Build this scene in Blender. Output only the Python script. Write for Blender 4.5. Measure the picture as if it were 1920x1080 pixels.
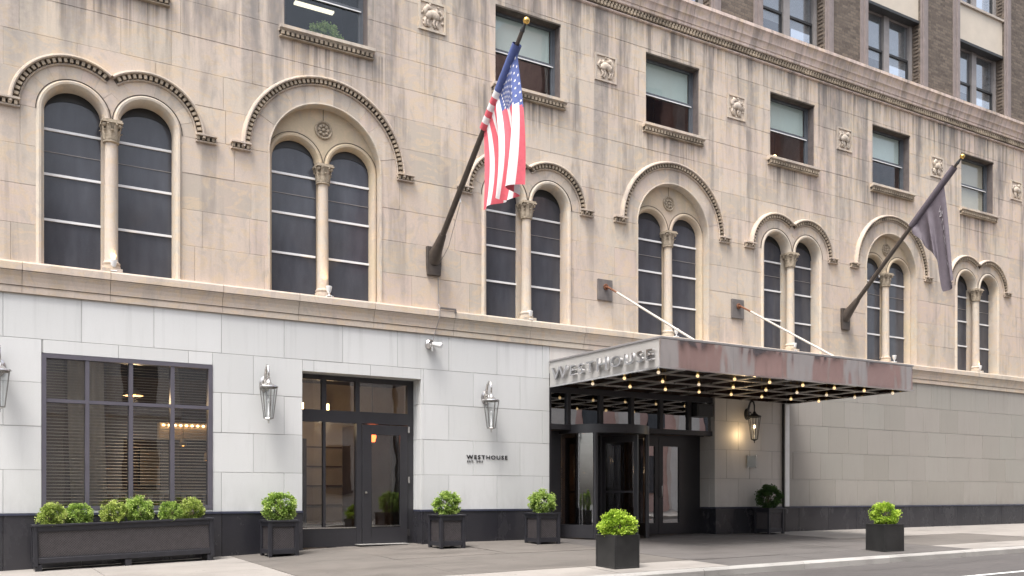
import bpy, bmesh, math, random
from mathutils import Vector, Matrix, noise
for o in list(bpy.data.objects): bpy.data.objects.remove(o, do_unlink=True)
S = bpy.context.scene
COL = S.collection
R = math.radians
PI = math.pi
rnd = random.Random(7)

# ---------------------------------------------------------------- camera
cd = bpy.data.cameras.new('camera'); cam = bpy.data.objects.new('camera', cd); COL.objects.link(cam)
cam.location = (0, -17.4, 1.0); cam.rotation_euler = (R(90), 0, R(-31.211))
cd.sensor_width = 36; cd.lens = 32.494; cd.shift_y = 0.2021; cd.clip_start = .05; cd.clip_end = 800
S.camera = cam
# ---------------------------------------------------------------- sky, sun, exposure
SUN_EL, SUN_AZ = 66, 240
w = bpy.data.worlds.new('World'); S.world = w; w.use_nodes = True
nt = w.node_tree; bg = nt.nodes['Background']
sky = nt.nodes.new('ShaderNodeTexSky'); sky.sky_type = 'NISHITA'; sky.sun_disc = False
sky.sun_elevation = R(SUN_EL); sky.sun_rotation = R(SUN_AZ); sky.air_density = 1.0; sky.dust_density = 4.5; sky.ozone_density = .6
hs = nt.nodes.new('ShaderNodeHueSaturation'); hs.inputs['Saturation'].default_value = .42; nt.links.new(sky.outputs[0], hs.inputs['Color']); nt.links.new(hs.outputs[0], bg.inputs[0]); bg.inputs[1].default_value = .15
sd = bpy.data.lights.new('sun', 'SUN'); sun = bpy.data.objects.new('sun', sd); COL.objects.link(sun)
sd.energy = 1.7; sd.angle = R(22); sd.color = (1, .965, .93)
sv = Vector((math.sin(R(SUN_AZ)) * math.cos(R(SUN_EL)), math.cos(R(SUN_AZ)) * math.cos(R(SUN_EL)), math.sin(R(SUN_EL))))
sun.rotation_euler = sv.to_track_quat('Z', 'Y').to_euler(); sun.location = sv * 60
S.view_settings.view_transform = 'Standard'; S.view_settings.look = 'None'; S.view_settings.gamma = 1
S.view_settings.use_curve_mapping = False; S.view_settings.exposure = 1.37
S.render.engine = 'CYCLES'
try:
    S.cycles.max_bounces = 10; S.cycles.transparent_max_bounces = 16; S.cycles.sample_clamp_indirect = 4
    S.cycles.caustics_reflective = False; S.cycles.caustics_refractive = False
except Exception: pass

# ---------------------------------------------------------------- materials
M = {}
def newmat(name):
    m = bpy.data.materials.new(name); m.use_nodes = True
    nt = m.node_tree; b = nt.nodes['Principled BSDF']; M[name] = m
    return m, nt, b
def nd(nt, t, **k):
    n = nt.nodes.new(t)
    for a, v in k.items(): setattr(n, a, v)
    return n
def L(nt, a, b): nt.links.new(a, b)
def ramp(nt, fac, stops):
    r = nd(nt, 'ShaderNodeValToRGB'); e = r.color_ramp.elements
    while len(e) < len(stops): e.new(.5)
    for i, (p, c) in enumerate(stops):
        e[i].position = p; e[i].color = (*c, 1) if len(c) == 3 else c
    L(nt, fac, r.inputs[0]); return r.outputs[0]
def pos(nt, scale=(1, 1, 1)):
    g = nd(nt, 'ShaderNodeNewGeometry'); mp = nd(nt, 'ShaderNodeMapping'); mp.inputs['Scale'].default_value = scale
    L(nt, g.outputs['Position'], mp.inputs[0]); return mp.outputs[0]
def noise_n(nt, vec, scale, detail=4, rough=.55, dist=0):
    n = nd(nt, 'ShaderNodeTexNoise'); n.inputs['Scale'].default_value = scale; n.inputs['Detail'].default_value = detail
    n.inputs['Roughness'].default_value = rough; n.inputs['Distortion'].default_value = dist; L(nt, vec, n.inputs['Vector']); return n.outputs[0]
def mix(nt, fac, a, b, mode='MIX'):
    n = nd(nt, 'ShaderNodeMix'); n.data_type = 'RGBA'; n.blend_type = mode
    for s, v in ((n.inputs[0], fac), (n.inputs[6], a), (n.inputs[7], b)):
        if hasattr(v, 'links'): L(nt, v, s)
        elif isinstance(v, (int, float)): s.default_value = v
        else: s.default_value = (*v, 1)
    return n.outputs[2]
def math_n(nt, op, a, b=None, c=None, clamp=False):
    n = nd(nt, 'ShaderNodeMath'); n.operation = op; n.use_clamp = clamp
    for i, v in enumerate((a, b, c)):
        if v is None: continue
        if hasattr(v, 'links'): L(nt, v, n.inputs[i])
        else: n.inputs[i].default_value = v
    return n.outputs[0]
def maprange(nt, v, a, b, c=0, d=1):
    n = nd(nt, 'ShaderNodeMapRange'); L(nt, v, n.inputs[0])
    for i, x in enumerate((a, b, c, d)): n.inputs[i + 1].default_value = x
    return n.outputs[0]
def bump(nt, b, h, strength, dist=.01):
    n = nd(nt, 'ShaderNodeBump'); n.inputs['Strength'].default_value = strength; n.inputs['Distance'].default_value = dist
    L(nt, h, n.inputs['Height']); L(nt, n.outputs[0], b.inputs['Normal'])
def objrand(nt): return nd(nt, 'ShaderNodeObjectInfo').outputs['Random']
def plain(name, col, rough=.6, metal=0, var=.12, scale=6, bmp=.0, stretch=(1, 1, 1), spec=None):
    m, nt, b = newmat(name)
    p = pos(nt, stretch); n = noise_n(nt, p, scale, 5, .6)
    lo = tuple(c * (1 - var) for c in col); hi = tuple(min(1, c * (1 + var)) for c in col)
    L(nt, ramp(nt, n, [(.3, lo), (.7, hi)]), b.inputs['Base Color'])
    b.inputs['Roughness'].default_value = rough; b.inputs['Metallic'].default_value = metal
    if spec is not None: b.inputs['Specular IOR Level'].default_value = spec
    if bmp: bump(nt, b, noise_n(nt, p, scale * 6, 4, .6), bmp)
    return m
def emis(name, col, st):
    m, nt, b = newmat(name); b.inputs['Base Color'].default_value = (*col, 1)
    b.inputs['Emission Color'].default_value = (*col, 1); b.inputs['Emission Strength'].default_value = st; return m
def glass(name, tint=(.9, .92, .93), refl=1.0, rough=0.0):
    m = bpy.data.materials.new(name); m.use_nodes = True; M[name] = m; nt = m.node_tree; nt.nodes.clear()
    out = nd(nt, 'ShaderNodeOutputMaterial'); mx = nd(nt, 'ShaderNodeMixShader'); t = nd(nt, 'ShaderNodeBsdfTransparent'); g = nd(nt, 'ShaderNodeBsdfGlossy')
    t.inputs[0].default_value = (*tint, 1); g.inputs['Roughness'].default_value = rough; g.inputs[0].default_value = (.95, .97, 1, 1)
    f = nd(nt, 'ShaderNodeFresnel'); gm = nd(nt, 'ShaderNodeNewGeometry'); L(nt, maprange(nt, gm.outputs['Backfacing'], 0, 1, 1.52, 1 / 1.52), f.inputs[0])
    fac = math_n(nt, 'MULTIPLY', f.outputs[0], refl, clamp=True)
    L(nt, fac, mx.inputs[0]); L(nt, t.outputs[0], mx.inputs[1]); L(nt, g.outputs[0], mx.inputs[2]); L(nt, mx.outputs[0], out.inputs[0])
    # very slight waviness of old plate glass
    n = noise_n(nt, pos(nt), 1.3, 2, .4); bp = nd(nt, 'ShaderNodeBump'); bp.inputs['Strength'].default_value = .04; bp.inputs['Distance'].default_value = .05
    L(nt, n, bp.inputs['Height']); L(nt, bp.outputs[0], g.inputs['Normal']); return m

def stone(name, tones, stain=1.0, rough=.85, drips=1.0):
    """warm limestone: a tone for each block, swirling veins, grey run-off streaks below ledges"""
    m, nt, b = newmat(name)
    r = objrand(nt); base = ramp(nt, r, tones)
    p = pos(nt)
    big = noise_n(nt, p, .55, 3, .5)
    base = mix(nt, maprange(nt, big, .44, .62, 0, .5), base, (0.585, 0.46, 0.395))
    vein = noise_n(nt, pos(nt, (1, 1, 1.9)), 1.6, 6, .62, 2.6)
    base = mix(nt, maprange(nt, vein, .50, .585, 0, .62), base, (0.62, 0.485, 0.335))
    vein2 = noise_n(nt, pos(nt, (1.3, 1, .7)), 2.3, 6, .6, 1.8)
    base = mix(nt, maprange(nt, vein2, .53, .66, 0, .5), base, (0.400, 0.358, 0.328))
    fine = noise_n(nt, p, 34, 5, .65)
    base = mix(nt, maprange(nt, fine, .3, .7, 0, .3), base, (0.360, 0.319, 0.266))
    if stain:
        g = nd(nt, 'ShaderNodeNewGeometry'); sp = nd(nt, 'ShaderNodeSeparateXYZ'); L(nt, g.outputs['Position'], sp.inputs[0])
        st = noise_n(nt, pos(nt, (2.1, 1, .16)), 1.0, 5, .6, .25)
        brk = noise_n(nt, pos(nt, (1.4, 1, .5)), 1.1, 4, .6)
        up = maprange(nt, sp.outputs[2], 5.5, 10.5, .45, 1.0)
        k = math_n(nt, 'MULTIPLY', maprange(nt, st, .49, .585), maprange(nt, brk, .40, .56))
        k = math_n(nt, 'MULTIPLY', k, up)
        base = mix(nt, math_n(nt, 'MULTIPLY', k, .72 * stain), base, (.20, .18, .168))
        bd = noise_n(nt, pos(nt, (1.75, 1, .035)), 1.0, 3, .55, .12); edge = noise_n(nt, pos(nt, (1, 1, .3)), 1.3, 5, .65)
        k3 = math_n(nt, 'MULTIPLY', maprange(nt, bd, .555, .60), maprange(nt, math_n(nt, 'ADD', sp.outputs[2], math_n(nt, 'MULTIPLY', edge, 5.0)), 9.3, 12.6))
        k3 = math_n(nt, 'MULTIPLY', k3, maprange(nt, noise_n(nt, p, 5, 5, .7), .3, .62, .45, 1))
        base = mix(nt, math_n(nt, 'MULTIPLY', k3, .74 * stain), base, (.215, .20, .19))
        st2 = noise_n(nt, pos(nt, (5.5, 1, .35)), 1.0, 5, .65, .3)
        fr = math_n(nt, 'FRACT', math_n(nt, 'DIVIDE', math_n(nt, 'ADD', sp.outputs[0], 33.4), 4.21)); dd = math_n(nt, 'MULTIPLY', math_n(nt, 'ABSOLUTE', math_n(nt, 'SUBTRACT', fr, .5)), 4.21)
        drip = noise_n(nt, pos(nt, (8.5, 1, .12)), 1.0, 4, .6, .15)
        sill = math_n(nt, 'MULTIPLY', maprange(nt, sp.outputs[2], 8.75, 9.7, 0, 1), maprange(nt, sp.outputs[2], 9.86, 9.9, 1, 0)); sill = math_n(nt, 'MULTIPLY', sill, maprange(nt, dd, .95, 1.1, 1, 0))
        corn = maprange(nt, math_n(nt, 'ADD', sp.outputs[2], math_n(nt, 'MULTIPLY', edge, 1.3)), 12.0, 13.0)
        kk = math_n(nt, 'MULTIPLY', maprange(nt, drip, .47, .60), math_n(nt, 'MAXIMUM', sill, corn))
        base = mix(nt, math_n(nt, 'MULTIPLY', math_n(nt, 'MULTIPLY', kk, maprange(nt, brk, .40, .55, .25, 1)), .74 * stain * drips), base, (.115, .10, .092))
        sb = math_n(nt, 'MULTIPLY', maprange(nt, math_n(nt, 'ABSOLUTE', math_n(nt, 'SUBTRACT', dd, math_n(nt, 'ADD', 1.12, math_n(nt, 'MULTIPLY', edge, .5)))), .10, .17, 1, 0), maprange(nt, math_n(nt, 'ADD', sp.outputs[2], math_n(nt, 'MULTIPLY', brk, 5.0)), 11.6, 14.2))
        base = mix(nt, math_n(nt, 'MULTIPLY', math_n(nt, 'MULTIPLY', sb, maprange(nt, noise_n(nt, pos(nt, (4, 1, .8)), 1.6, 5, .7), .35, .6)), .6 * stain * drips), base, (.19, .175, .168))
        k2 = math_n(nt, 'MULTIPLY', maprange(nt, st2, .52, .64), maprange(nt, sp.outputs[2], 8.6, 12.2, .06, 1.0))
        base = mix(nt, math_n(nt, 'MULTIPLY', k2, .62 * stain), base, (.13, .115, .105))
    L(nt, base, b.inputs['Base Color']); b.inputs['Roughness'].default_value = rough; b.inputs['Specular IOR Level'].default_value = .25
    bump(nt, b, math_n(nt, 'ADD', fine, vein), .25, .006); return m
T_STONE = [(0, (.44, .385, .325)), (.2, (.55, .48, .395)), (.38, (.59, .495, .415)), (.55, (.50, .44, .375)), (.75, (.605, .52, .435)), (.9, (.56, .455, .395)), (1, (.58, .505, .41))]
stone('stone', T_STONE)
stone('stone_trim', [(0, (0.545, 0.484, 0.401)), (1, (0.575, 0.512, 0.424))], .5)
stone('stone_hood', [(0, (.47, .40, .33)), (1, (.50, .42, .345))], .9)
stone('stone_warm', [(0, (0.520, 0.429, 0.294)), (1, (0.545, 0.451, 0.316))], .25)
stone('stone_cornice', [(0, (.66, .54, .485)), (.5, (.70, .575, .52)), (1, (.62, .50, .45))], .6, drips=.15)
plain('soot_and_shade', (.085, .07, .058), .95, var=.35, scale=5)  # soot, also the painted shadow lines on the mouldings
plain('carving', (.36, .30, .225), .9, var=.3, scale=22, bmp=.3)
plain('carving_pale', (.52, .44, .36), .9, var=.22, scale=22, bmp=.3)
plain('dentil_stone', (.33, .27, .20), .9, var=.62, scale=1.7)
plain('mortar', (.33, .275, .225), .95, var=.2)
plain('mortar_grey', (.36, .36, .35), .95, var=.1)
def clad(name, tones, warm):
    m, nt, b = newmat(name); base = ramp(nt, objrand(nt), tones)
    a = noise_n(nt, pos(nt, (1, 1, .35)), 1.6, 5, .6); base = mix(nt, maprange(nt, a, .35, .7, 0, .35), base, warm)
    c = noise_n(nt, pos(nt, (5, 1, .5)), 1.7, 5, .6); base = mix(nt, maprange(nt, c, .55, .75, 0, .22), base, tuple(x * .72 for x in warm))
    g = nd(nt, 'ShaderNodeNewGeometry'); sp = nd(nt, 'ShaderNodeSeparateXYZ'); L(nt, g.outputs['Position'], sp.inputs[0])
    spl = math_n(nt, 'MULTIPLY', maprange(nt, sp.outputs[2], .7, 1.25, 1, 0), maprange(nt, noise_n(nt, pos(nt, (2.5, 1, 1.2)), 1.6, 5, .65), .35, .65)); base = mix(nt, math_n(nt, 'MULTIPLY', spl, .35), base, tuple(x * .62 for x in warm))
    dr_ = math_n(nt, 'MULTIPLY', maprange(nt, noise_n(nt, pos(nt, (7, 1, .15)), 1.0, 4, .6), .55, .7), maprange(nt, sp.outputs[2], 3.2, 4.35, 0, 1)); base = mix(nt, math_n(nt, 'MULTIPLY', dr_, .3), base, tuple(x * .55 for x in warm))
    f = noise_n(nt, pos(nt), 60, 3, .6); base = mix(nt, maprange(nt, f, .35, .65, 0, .08), base, tuple(x * .6 for x in warm))
    L(nt, base, b.inputs['Base Color']); b.inputs['Roughness'].default_value = .55; b.inputs['Specular IOR Level'].default_value = .35
    bump(nt, b, f, .06, .003)
clad('clad_white', [(0, (.575, .58, .572)), (.35, (.615, .62, .61)), (.7, (.63, .635, .627)), (1, (.65, .652, .645))], (.56, .565, .548))
clad('clad_beige', [(0, (.30, .283, .25)), (.35, (.335, .31, .28)), (.7, (.315, .303, .27)), (1, (.35, .325, .295))], (.285, .268, .238))
clad('clad_pier', [(0, (.60, .565, .52)), (.5, (.62, .59, .55)), (1, (.63, .60, .56))], (.57, .535, .49))
def granite():
    m, nt, b = newmat('granite'); f = noise_n(nt, pos(nt), 160, 3, .7)
    c = mix(nt, objrand(nt), (.018, .018, .023), (.032, .031, .036)); c = mix(nt, maprange(nt, f, .55, .75, 0, .5), c, (.07, .07, .075))
    d = noise_n(nt, pos(nt, (1, 1, .6)), 2.2, 5, .65)
    c = mix(nt, maprange(nt, d, .5, .8, 0, .14), c, (.10, .095, .09))
    L(nt, c, b.inputs['Base Color']); L(nt, maprange(nt, d, .3, .7, .12, .34), b.inputs['Roughness'])
granite()
plain('granite_edge', (.05, .055, .085), .3, var=.2)
def concrete(name, c1, c2, dirt):
    m, nt, b = newmat(name); base = mix(nt, objrand(nt), c1, c2)
    a = noise_n(nt, pos(nt), 1.1, 6, .6, .6); base = mix(nt, maprange(nt, a, .4, .68, 0, .6), base, dirt)
    sp = noise_n(nt, pos(nt), 9, 6, .7); base = mix(nt, maprange(nt, sp, .62, .72, 0, .5), base, tuple(x * .55 for x in dirt))
    f = noise_n(nt, pos(nt), 90, 4, .7); base = mix(nt, maprange(nt, f, .3, .7, 0, .25), base, tuple(x * .7 for x in dirt))
    vo = nd(nt, 'ShaderNodeTexVoronoi'); vo.inputs['Scale'].default_value = 2.6; L(nt, pos(nt, (1, 1, 0)), vo.inputs['Vector'])
    base = mix(nt, maprange(nt, vo.outputs['Distance'], .055, .075, .6, 0), base, tuple(x * .4 for x in dirt))
    wear = noise_n(nt, pos(nt, (.35, 1.3, 1)), 1.4, 5, .65); base = mix(nt, maprange(nt, wear, .5, .66, 0, .4), base, tuple(x * .62 for x in dirt))
    L(nt, base, b.inputs['Base Color']); L(nt, maprange(nt, wear, .4, .7, .85, .55), b.inputs['Roughness']); bump(nt, b, f, .2, .004)
concrete('concrete_light', (.30, .275, .25), (.27, .25, .228), (.215, .197, .178))
concrete('concrete_dark', (.15, .133, .117), (.128, .115, .102), (.095, .085, .075))
concrete('concrete_darkest', (.118, .107, .10), (.102, .094, .088), (.075, .068, .063))  # darkest concrete tone, for the slabs around the canopy
concrete('kerb_stone', (.37, .355, .335), (.33, .32, .30), (.23, .218, .203))
concrete('asphalt', (.085, .077, .073), (.085, .077, .073), (.06, .055, .053))
plain('road_paint', (.62, .62, .60), .7, var=.2, scale=14)
def brick():
    m, nt, b = newmat('brick'); g = nd(nt, 'ShaderNodeNewGeometry'); sp = nd(nt, 'ShaderNodeSeparateXYZ'); L(nt, g.outputs['Position'], sp.inputs[0])
    cb = nd(nt, 'ShaderNodeCombineXYZ'); L(nt, math_n(nt, 'ADD', sp.outputs[0], sp.outputs[1]), cb.inputs[0]); L(nt, sp.outputs[2], cb.inputs[1])
    t = nd(nt, 'ShaderNodeTexBrick'); L(nt, cb.outputs[0], t.inputs[0]); t.inputs['Scale'].default_value = 1
    t.inputs['Brick Width'].default_value = .23; t.inputs['Row Height'].default_value = .085; t.inputs['Mortar Size'].default_value = .009
    t.inputs['Bias'].default_value = -.1
    for n, c in (('Color1', (.155, .124, .098)), ('Color2', (.066, .052, .043)), ('Mortar', (.095, .081, .07))): t.inputs[n].default_value = (*c, 1)
    a = noise_n(nt, cb.outputs[0], 13, 5, .75); c = mix(nt, maprange(nt, a, .48, .7, 0, .5), t.outputs[0], (.205, .16, .12))
    L(nt, c, b.inputs['Base Color']); b.inputs['Roughness'].default_value = .9
    bump(nt, b, math_n(nt, 'SUBTRACT', a, t.outputs['Fac']), .7, .012)
brick()
plain('terracotta_strip', (.22, .185, .175), .6, var=.12)
plain('spandrel', (.52, .46, .38), .5, var=.06, scale=2)
plain('spandrel_edge', (.40, .35, .30), .5, var=.1)
plain('dark_iron', (.03, .032, .034), .5, var=.2)
plain('frame_dark', (.030, .029, .033), .38, var=.1, scale=3)
plain('frame_purple', (.098, .092, .112), .4, var=.1, scale=3)
plain('sash_frame', (.10, .11, .125), .5, var=.12)
plain('sash_liner', (.13, .11, .105), .6, var=.2); plain('sash_grey', (.24, .225, .22), .5, var=.1)
plain('white_bar', (.78, .78, .78), .45, var=.03)
def darkpane():
    m, nt, b = newmat('arched_pane'); v = noise_n(nt, pos(nt, (3.2, 1, .8)), 1.6, 3, .5); f = noise_n(nt, pos(nt, (1, 1, 1)), 1.2, 4, .6)
    c = ramp(nt, v, [(.25, (.046, .049, .060)), (.75, (.078, .082, .098))]); c = mix(nt, maprange(nt, f, .4, .7, 0, .5), c, (.052, .050, .056))
    d = noise_n(nt, pos(nt, (1, 1, .7)), 55, 3, .7); c = mix(nt, maprange(nt, d, .58, .75, 0, .35), c, (.14, .14, .145))
    L(nt, c, b.inputs['Base Color']); b.inputs['Roughness'].default_value = .16; b.inputs['Specular IOR Level'].default_value = .5; bump(nt, b, noise_n(nt, pos(nt, (1, 1, .6)), 1.5, 2, .5), .12, .05)
darkpane()
glass('glass', (.92, .94, .94), .8); glass('glass_front', (.9, .91, .9), 2.2); glass('glass_transom', (.42, .43, .43), 7.0); glass('glass_curved', (.6, .59, .59), 4.5)
glass('glass_upper', (.8, .82, .84), 2.4)
glass('glass_lamp', (.96, .97, .97), .35)
plain('blind_green', (.66, .74, .69), .7, var=.03, scale=2)
plain('blind_tan', (.56, .50, .40), .7, var=.05, scale=2)
plain('blind_grey', (.44, .45, .44), .7, var=.06, scale=2)
plain('room_red', (.34, .17, .14), .85, var=.4, scale=1.4)
plain('room_dark', (.06, .05, .046), .85, var=.3, scale=1.4)
plain('room_brown', (.12, .075, .05), .8, var=.3, scale=1.5)
plain('room_tan', (.50, .41, .31), .8, var=.15, scale=1.5)
plain('room_floor', (.20, .17, .14), .5, var=.2, scale=3)
plain('slat', (.44, .36, .27), .5, var=.1)
plain('curtain', (.42, .34, .25), .9, var=.15, scale=3)
plain('white_plaster', (.62, .60, .56), .7, var=.06)
plain('lattice_metal', (.075, .066, .068), .45, var=.2, scale=12)
plain('planter_black', (.021, .021, .026), .33, var=.2, scale=6)
plain('planter_steel', (.022, .022, .022), .3, metal=.0, var=.3, scale=4)
plain('soil', (.05, .035, .025), .95, var=.4, scale=30)
def metal(name, col, rough, var=.08, streak=(1, 1, 1), bm=0):
    m, nt, b = newmat(name); n = noise_n(nt, pos(nt, streak), 3.0, 5, .6)
    L(nt, ramp(nt, n, [(.3, tuple(c * (1 - var) for c in col)), (.7, col)]), b.inputs['Base Color']); b.inputs['Metallic'].default_value = 1
    L(nt, maprange(nt, n, .3, .7, rough * .7, rough * 1.3), b.inputs['Roughness'])
    if bm: bump(nt, b, noise_n(nt, pos(nt, (1.1, 1, .4)), 1.4, 2, .4), bm, .06)
metal('polished_fascia', (.80, .765, .76), .06, bm=.22); metal('lamp_bar', (.30, .285, .27), .35)
plain('brushed_fascia', (.50, .485, .465), .42, metal=.35, var=.06, scale=2)
metal('chrome', (.80, .80, .80), .09); metal('letter_metal', (.62, .62, .63), .12)
metal('nickel', (.66, .64, .62), .24)
metal('brass', (.78, .52, .16), .2)
metal('beam_metal', (.72, .68, .63), .34)
plain('canopy_ceiling', (.026, .013, .008), .2, var=.3, spec=.4)
plain('canopy_top', (.22, .21, .21), .5, var=.15)
plain('rod_paint', (.52, .48, .42), .45, var=.06)
plain('rust', (.17, .065, .03), .8, var=.4, scale=30)
plain('plate_grey', (.14, .125, .118), .6, var=.2)
plain('pole_bronze', (.062, .049, .04), .45, var=.25, scale=9)
plain('white_paint', (.82, .82, .81), .4, var=.05)
plain('black_letter', (.02, .02, .024), .4, var=.1)
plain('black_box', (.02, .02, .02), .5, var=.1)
plain('flag_red', (.60, .10, .13), .8, var=.1, scale=14)
plain('flag_white', (.72, .70, .70), .8, var=.05, scale=14)
plain('flag_blue', (.075, .105, .27), .8, var=.14, scale=14)
plain('flag_grey', (.105, .088, .105), .7, var=.14, scale=8)
plain('flag_print', (.33, .31, .33), .7, var=.1)
plain('opp_pink', (.62, .42, .37), .9, var=.15, scale=.8)
plain('opp_pale', (.66, .62, .58), .9, var=.12, scale=.8)
plain('opp_grey', (.42, .41, .41), .9, var=.12, scale=.8)
emis('bulb', (1, .70, .36), .5); emis('bulb_dim', (1, .82, .60), .30); emis('bulb_soft', (1, .62, .28), 5); emis('lamp_amber', (1, .42, .10), 5); emis('neon', (1, .16, .04), 2.5); emis('tube_white', (1, .9, .66), .6)
def leafmat(name, c1, c2, c3):
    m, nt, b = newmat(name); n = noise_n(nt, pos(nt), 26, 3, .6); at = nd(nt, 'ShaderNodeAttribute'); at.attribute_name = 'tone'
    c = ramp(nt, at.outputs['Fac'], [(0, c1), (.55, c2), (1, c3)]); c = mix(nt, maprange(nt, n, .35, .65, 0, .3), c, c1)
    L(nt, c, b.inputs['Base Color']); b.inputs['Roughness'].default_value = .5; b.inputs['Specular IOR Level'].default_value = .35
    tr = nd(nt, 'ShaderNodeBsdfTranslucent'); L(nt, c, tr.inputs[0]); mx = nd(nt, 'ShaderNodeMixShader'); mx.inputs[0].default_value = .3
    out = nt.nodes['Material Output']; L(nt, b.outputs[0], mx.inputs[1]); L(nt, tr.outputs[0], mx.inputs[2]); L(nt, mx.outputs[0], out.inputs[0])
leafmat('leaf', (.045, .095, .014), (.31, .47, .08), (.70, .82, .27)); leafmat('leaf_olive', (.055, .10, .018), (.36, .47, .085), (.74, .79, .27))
leafmat('leaf_bright', (.07, .15, .012), (.36, .54, .04), (.66, .78, .14))
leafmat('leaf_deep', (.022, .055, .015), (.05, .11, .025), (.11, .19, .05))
plain('stem', (.10, .07, .04), .9, var=.3)

# ---------------------------------------------------------------- mesh helpers
def wloc(o):
    v = Vector((0, 0, 0))
    while o: v += o.location; o = o.parent
    return v
class MB:
    def __init__(s): s.v = []; s.f = []; s.mi = []; s.cur = 0
    def face(s, idx): s.f.append(idx); s.mi.append(s.cur)
    def addv(s, pts): n = len(s.v); s.v.extend([tuple(p) for p in pts]); return n
    def box(s, x0, x1, y0, y1, z0, z1):
        n = s.addv([(x0, y0, z0), (x1, y0, z0), (x1, y1, z0), (x0, y1, z0), (x0, y0, z1), (x1, y0, z1), (x1, y1, z1), (x0, y1, z1)])
        for q in ((0, 3, 2, 1), (4, 5, 6, 7), (0, 1, 5, 4), (1, 2, 6, 5), (2, 3, 7, 6), (3, 0, 4, 7)): s.face([n + i for i in q])
        return s
    def prism(s, poly, y0, y1):
        k = len(poly); n = s.addv([(x, y0, z) for x, z in poly] + [(x, y1, z) for x, z in poly])
        s.face([n + i for i in range(k)]); s.face([n + k + i for i in reversed(range(k))])
        for i in range(k): j = (i + 1) % k; s.face([n + i, n + k + i, n + k + j, n + j])
        return s
    def prismx(s, prof, x0, x1):          # prof in (y, z), extruded along x
        k = len(prof); n = s.addv([(x0, y, z) for y, z in prof] + [(x1, y, z) for y, z in prof])
        s.face([n + i for i in range(k)]); s.face([n + k + i for i in reversed(range(k))])
        for i in range(k): j = (i + 1) % k; s.face([n + i, n + k + i, n + k + j, n + j])
        return s
    def ring(s, cx, cz, r0, r1, a0, a1, y0, y1, n=24):
        pts = [(cx + r1 * math.cos(a0 + (a1 - a0) * i / n), cz + r1 * math.sin(a0 + (a1 - a0) * i / n)) for i in range(n + 1)]
        pin = [(cx + r0 * math.cos(a0 + (a1 - a0) * i / n), cz + r0 * math.sin(a0 + (a1 - a0) * i / n)) for i in range(n + 1)]
        for i in range(n): s.quadprism(pts[i], pts[i + 1], pin[i + 1], pin[i], y0, y1, i == 0, i == n - 1)
        return s
    def quadprism(s, a, b, c, d, y0, y1, cap0=True, cap1=True):
        P = (a, b, c, d); n = s.addv([(x, y0, z) for x, z in P] + [(x, y1, z) for x, z in P])
        s.face([n, n + 1, n + 2, n + 3]); s.face([n + 7, n + 6, n + 5, n + 4]); s.face([n, n + 4, n + 5, n + 1]); s.face([n + 2, n + 6, n + 7, n + 3])
        if cap0: s.face([n + 3, n + 7, n + 4, n])
        if cap1: s.face([n + 1, n + 5, n + 6, n + 2])
    def sweep(s, cx, cz, a0, a1, prof, n=28):     # prof: (r, y) closed loop swept round an arc in the xz plane
        k = len(prof); st = len(s.v)
        for i in range(n + 1):
            a = a0 + (a1 - a0) * i / n
            s.addv([(cx + r * math.cos(a), y, cz + r * math.sin(a)) for r, y in prof])
        for i in range(n):
            for j in range(k):
                j2 = (j + 1) % k; s.face([st + i * k + j, st + (i + 1) * k + j, st + (i + 1) * k + j2, st + i * k + j2])
        s.face([st + j for j in range(k)]); s.face([st + n * k + j for j in reversed(range(k))])
        return s
    def tube(s, pts, rad, n=10, caps=True):
        pts = [Vector(p) for p in pts]
        if not hasattr(rad, '__len__'): rad = [rad] * len(pts)
        st = len(s.v); up = None
        for i, p in enumerate(pts):
            d = (pts[min(i + 1, len(pts) - 1)] - pts[max(i - 1, 0)]).normalized()
            if up is None: up = Vector((0, 0, 1)) if abs(d.z) < .9 else Vector((1, 0, 0))
            a = d.cross(up).normalized(); b = a.cross(d).normalized(); up = b
            s.addv([p + (a * math.cos(2 * PI * j / n) + b * math.sin(2 * PI * j / n)) * rad[i] for j in range(n)])
        for i in range(len(pts) - 1):
            for j in range(n):
                k = (j + 1) % n; s.face([st + i * n + j, st + i * n + k, st + (i + 1) * n + k, st + (i + 1) * n + j])
        if caps:
            s.face([st + j for j in reversed(range(n))]); s.face([st + (len(pts) - 1) * n + j for j in range(n)])
        return s
    def lathe(s, prof, c=(0, 0, 0), n=20, axis='z', wob=None):
        st = len(s.v); k = len(prof)
        for r, z in prof:
            for j in range(n):
                a = 2 * PI * j / n; rr = r * (wob(a, z) if wob else 1); x, y = rr * math.cos(a), rr * math.sin(a)
                s.addv([(c[0] + x, c[1] + y, c[2] + z) if axis == 'z' else (c[0] + x, c[1] + z, c[2] + y)])
        for i in range(k - 1):
            for j in range(n):
                q = (j + 1) % n; s.face([st + i * n + j, st + i * n + q, st + (i + 1) * n + q, st + (i + 1) * n + j])
        s.face([st + j for j in reversed(range(n))]); s.face([st + (k - 1) * n + j for j in range(n)])
        return s
    def sphere(s, c, r, n=12, m=8, sq=(1, 1, 1)):
        st = len(s.v)
        for i in range(1, m):
            t = PI * i / m
            for j in range(n): a = 2 * PI * j / n; s.addv([(c[0] + r * sq[0] * math.sin(t) * math.cos(a), c[1] + r * sq[1] * math.sin(t) * math.sin(a), c[2] + r * sq[2] * math.cos(t))])
        tp = s.addv([(c[0], c[1], c[2] + r * sq[2])]); bt = s.addv([(c[0], c[1], c[2] - r * sq[2])])
        for j in range(n):
            q = (j + 1) % n; s.face([tp, st + j, st + q]); s.face([bt, st + (m - 2) * n + q, st + (m - 2) * n + j])
            for i in range(m - 2): s.face([st + i * n + j, st + (i + 1) * n + j, st + (i + 1) * n + q, st + i * n + q])
        return s
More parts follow.
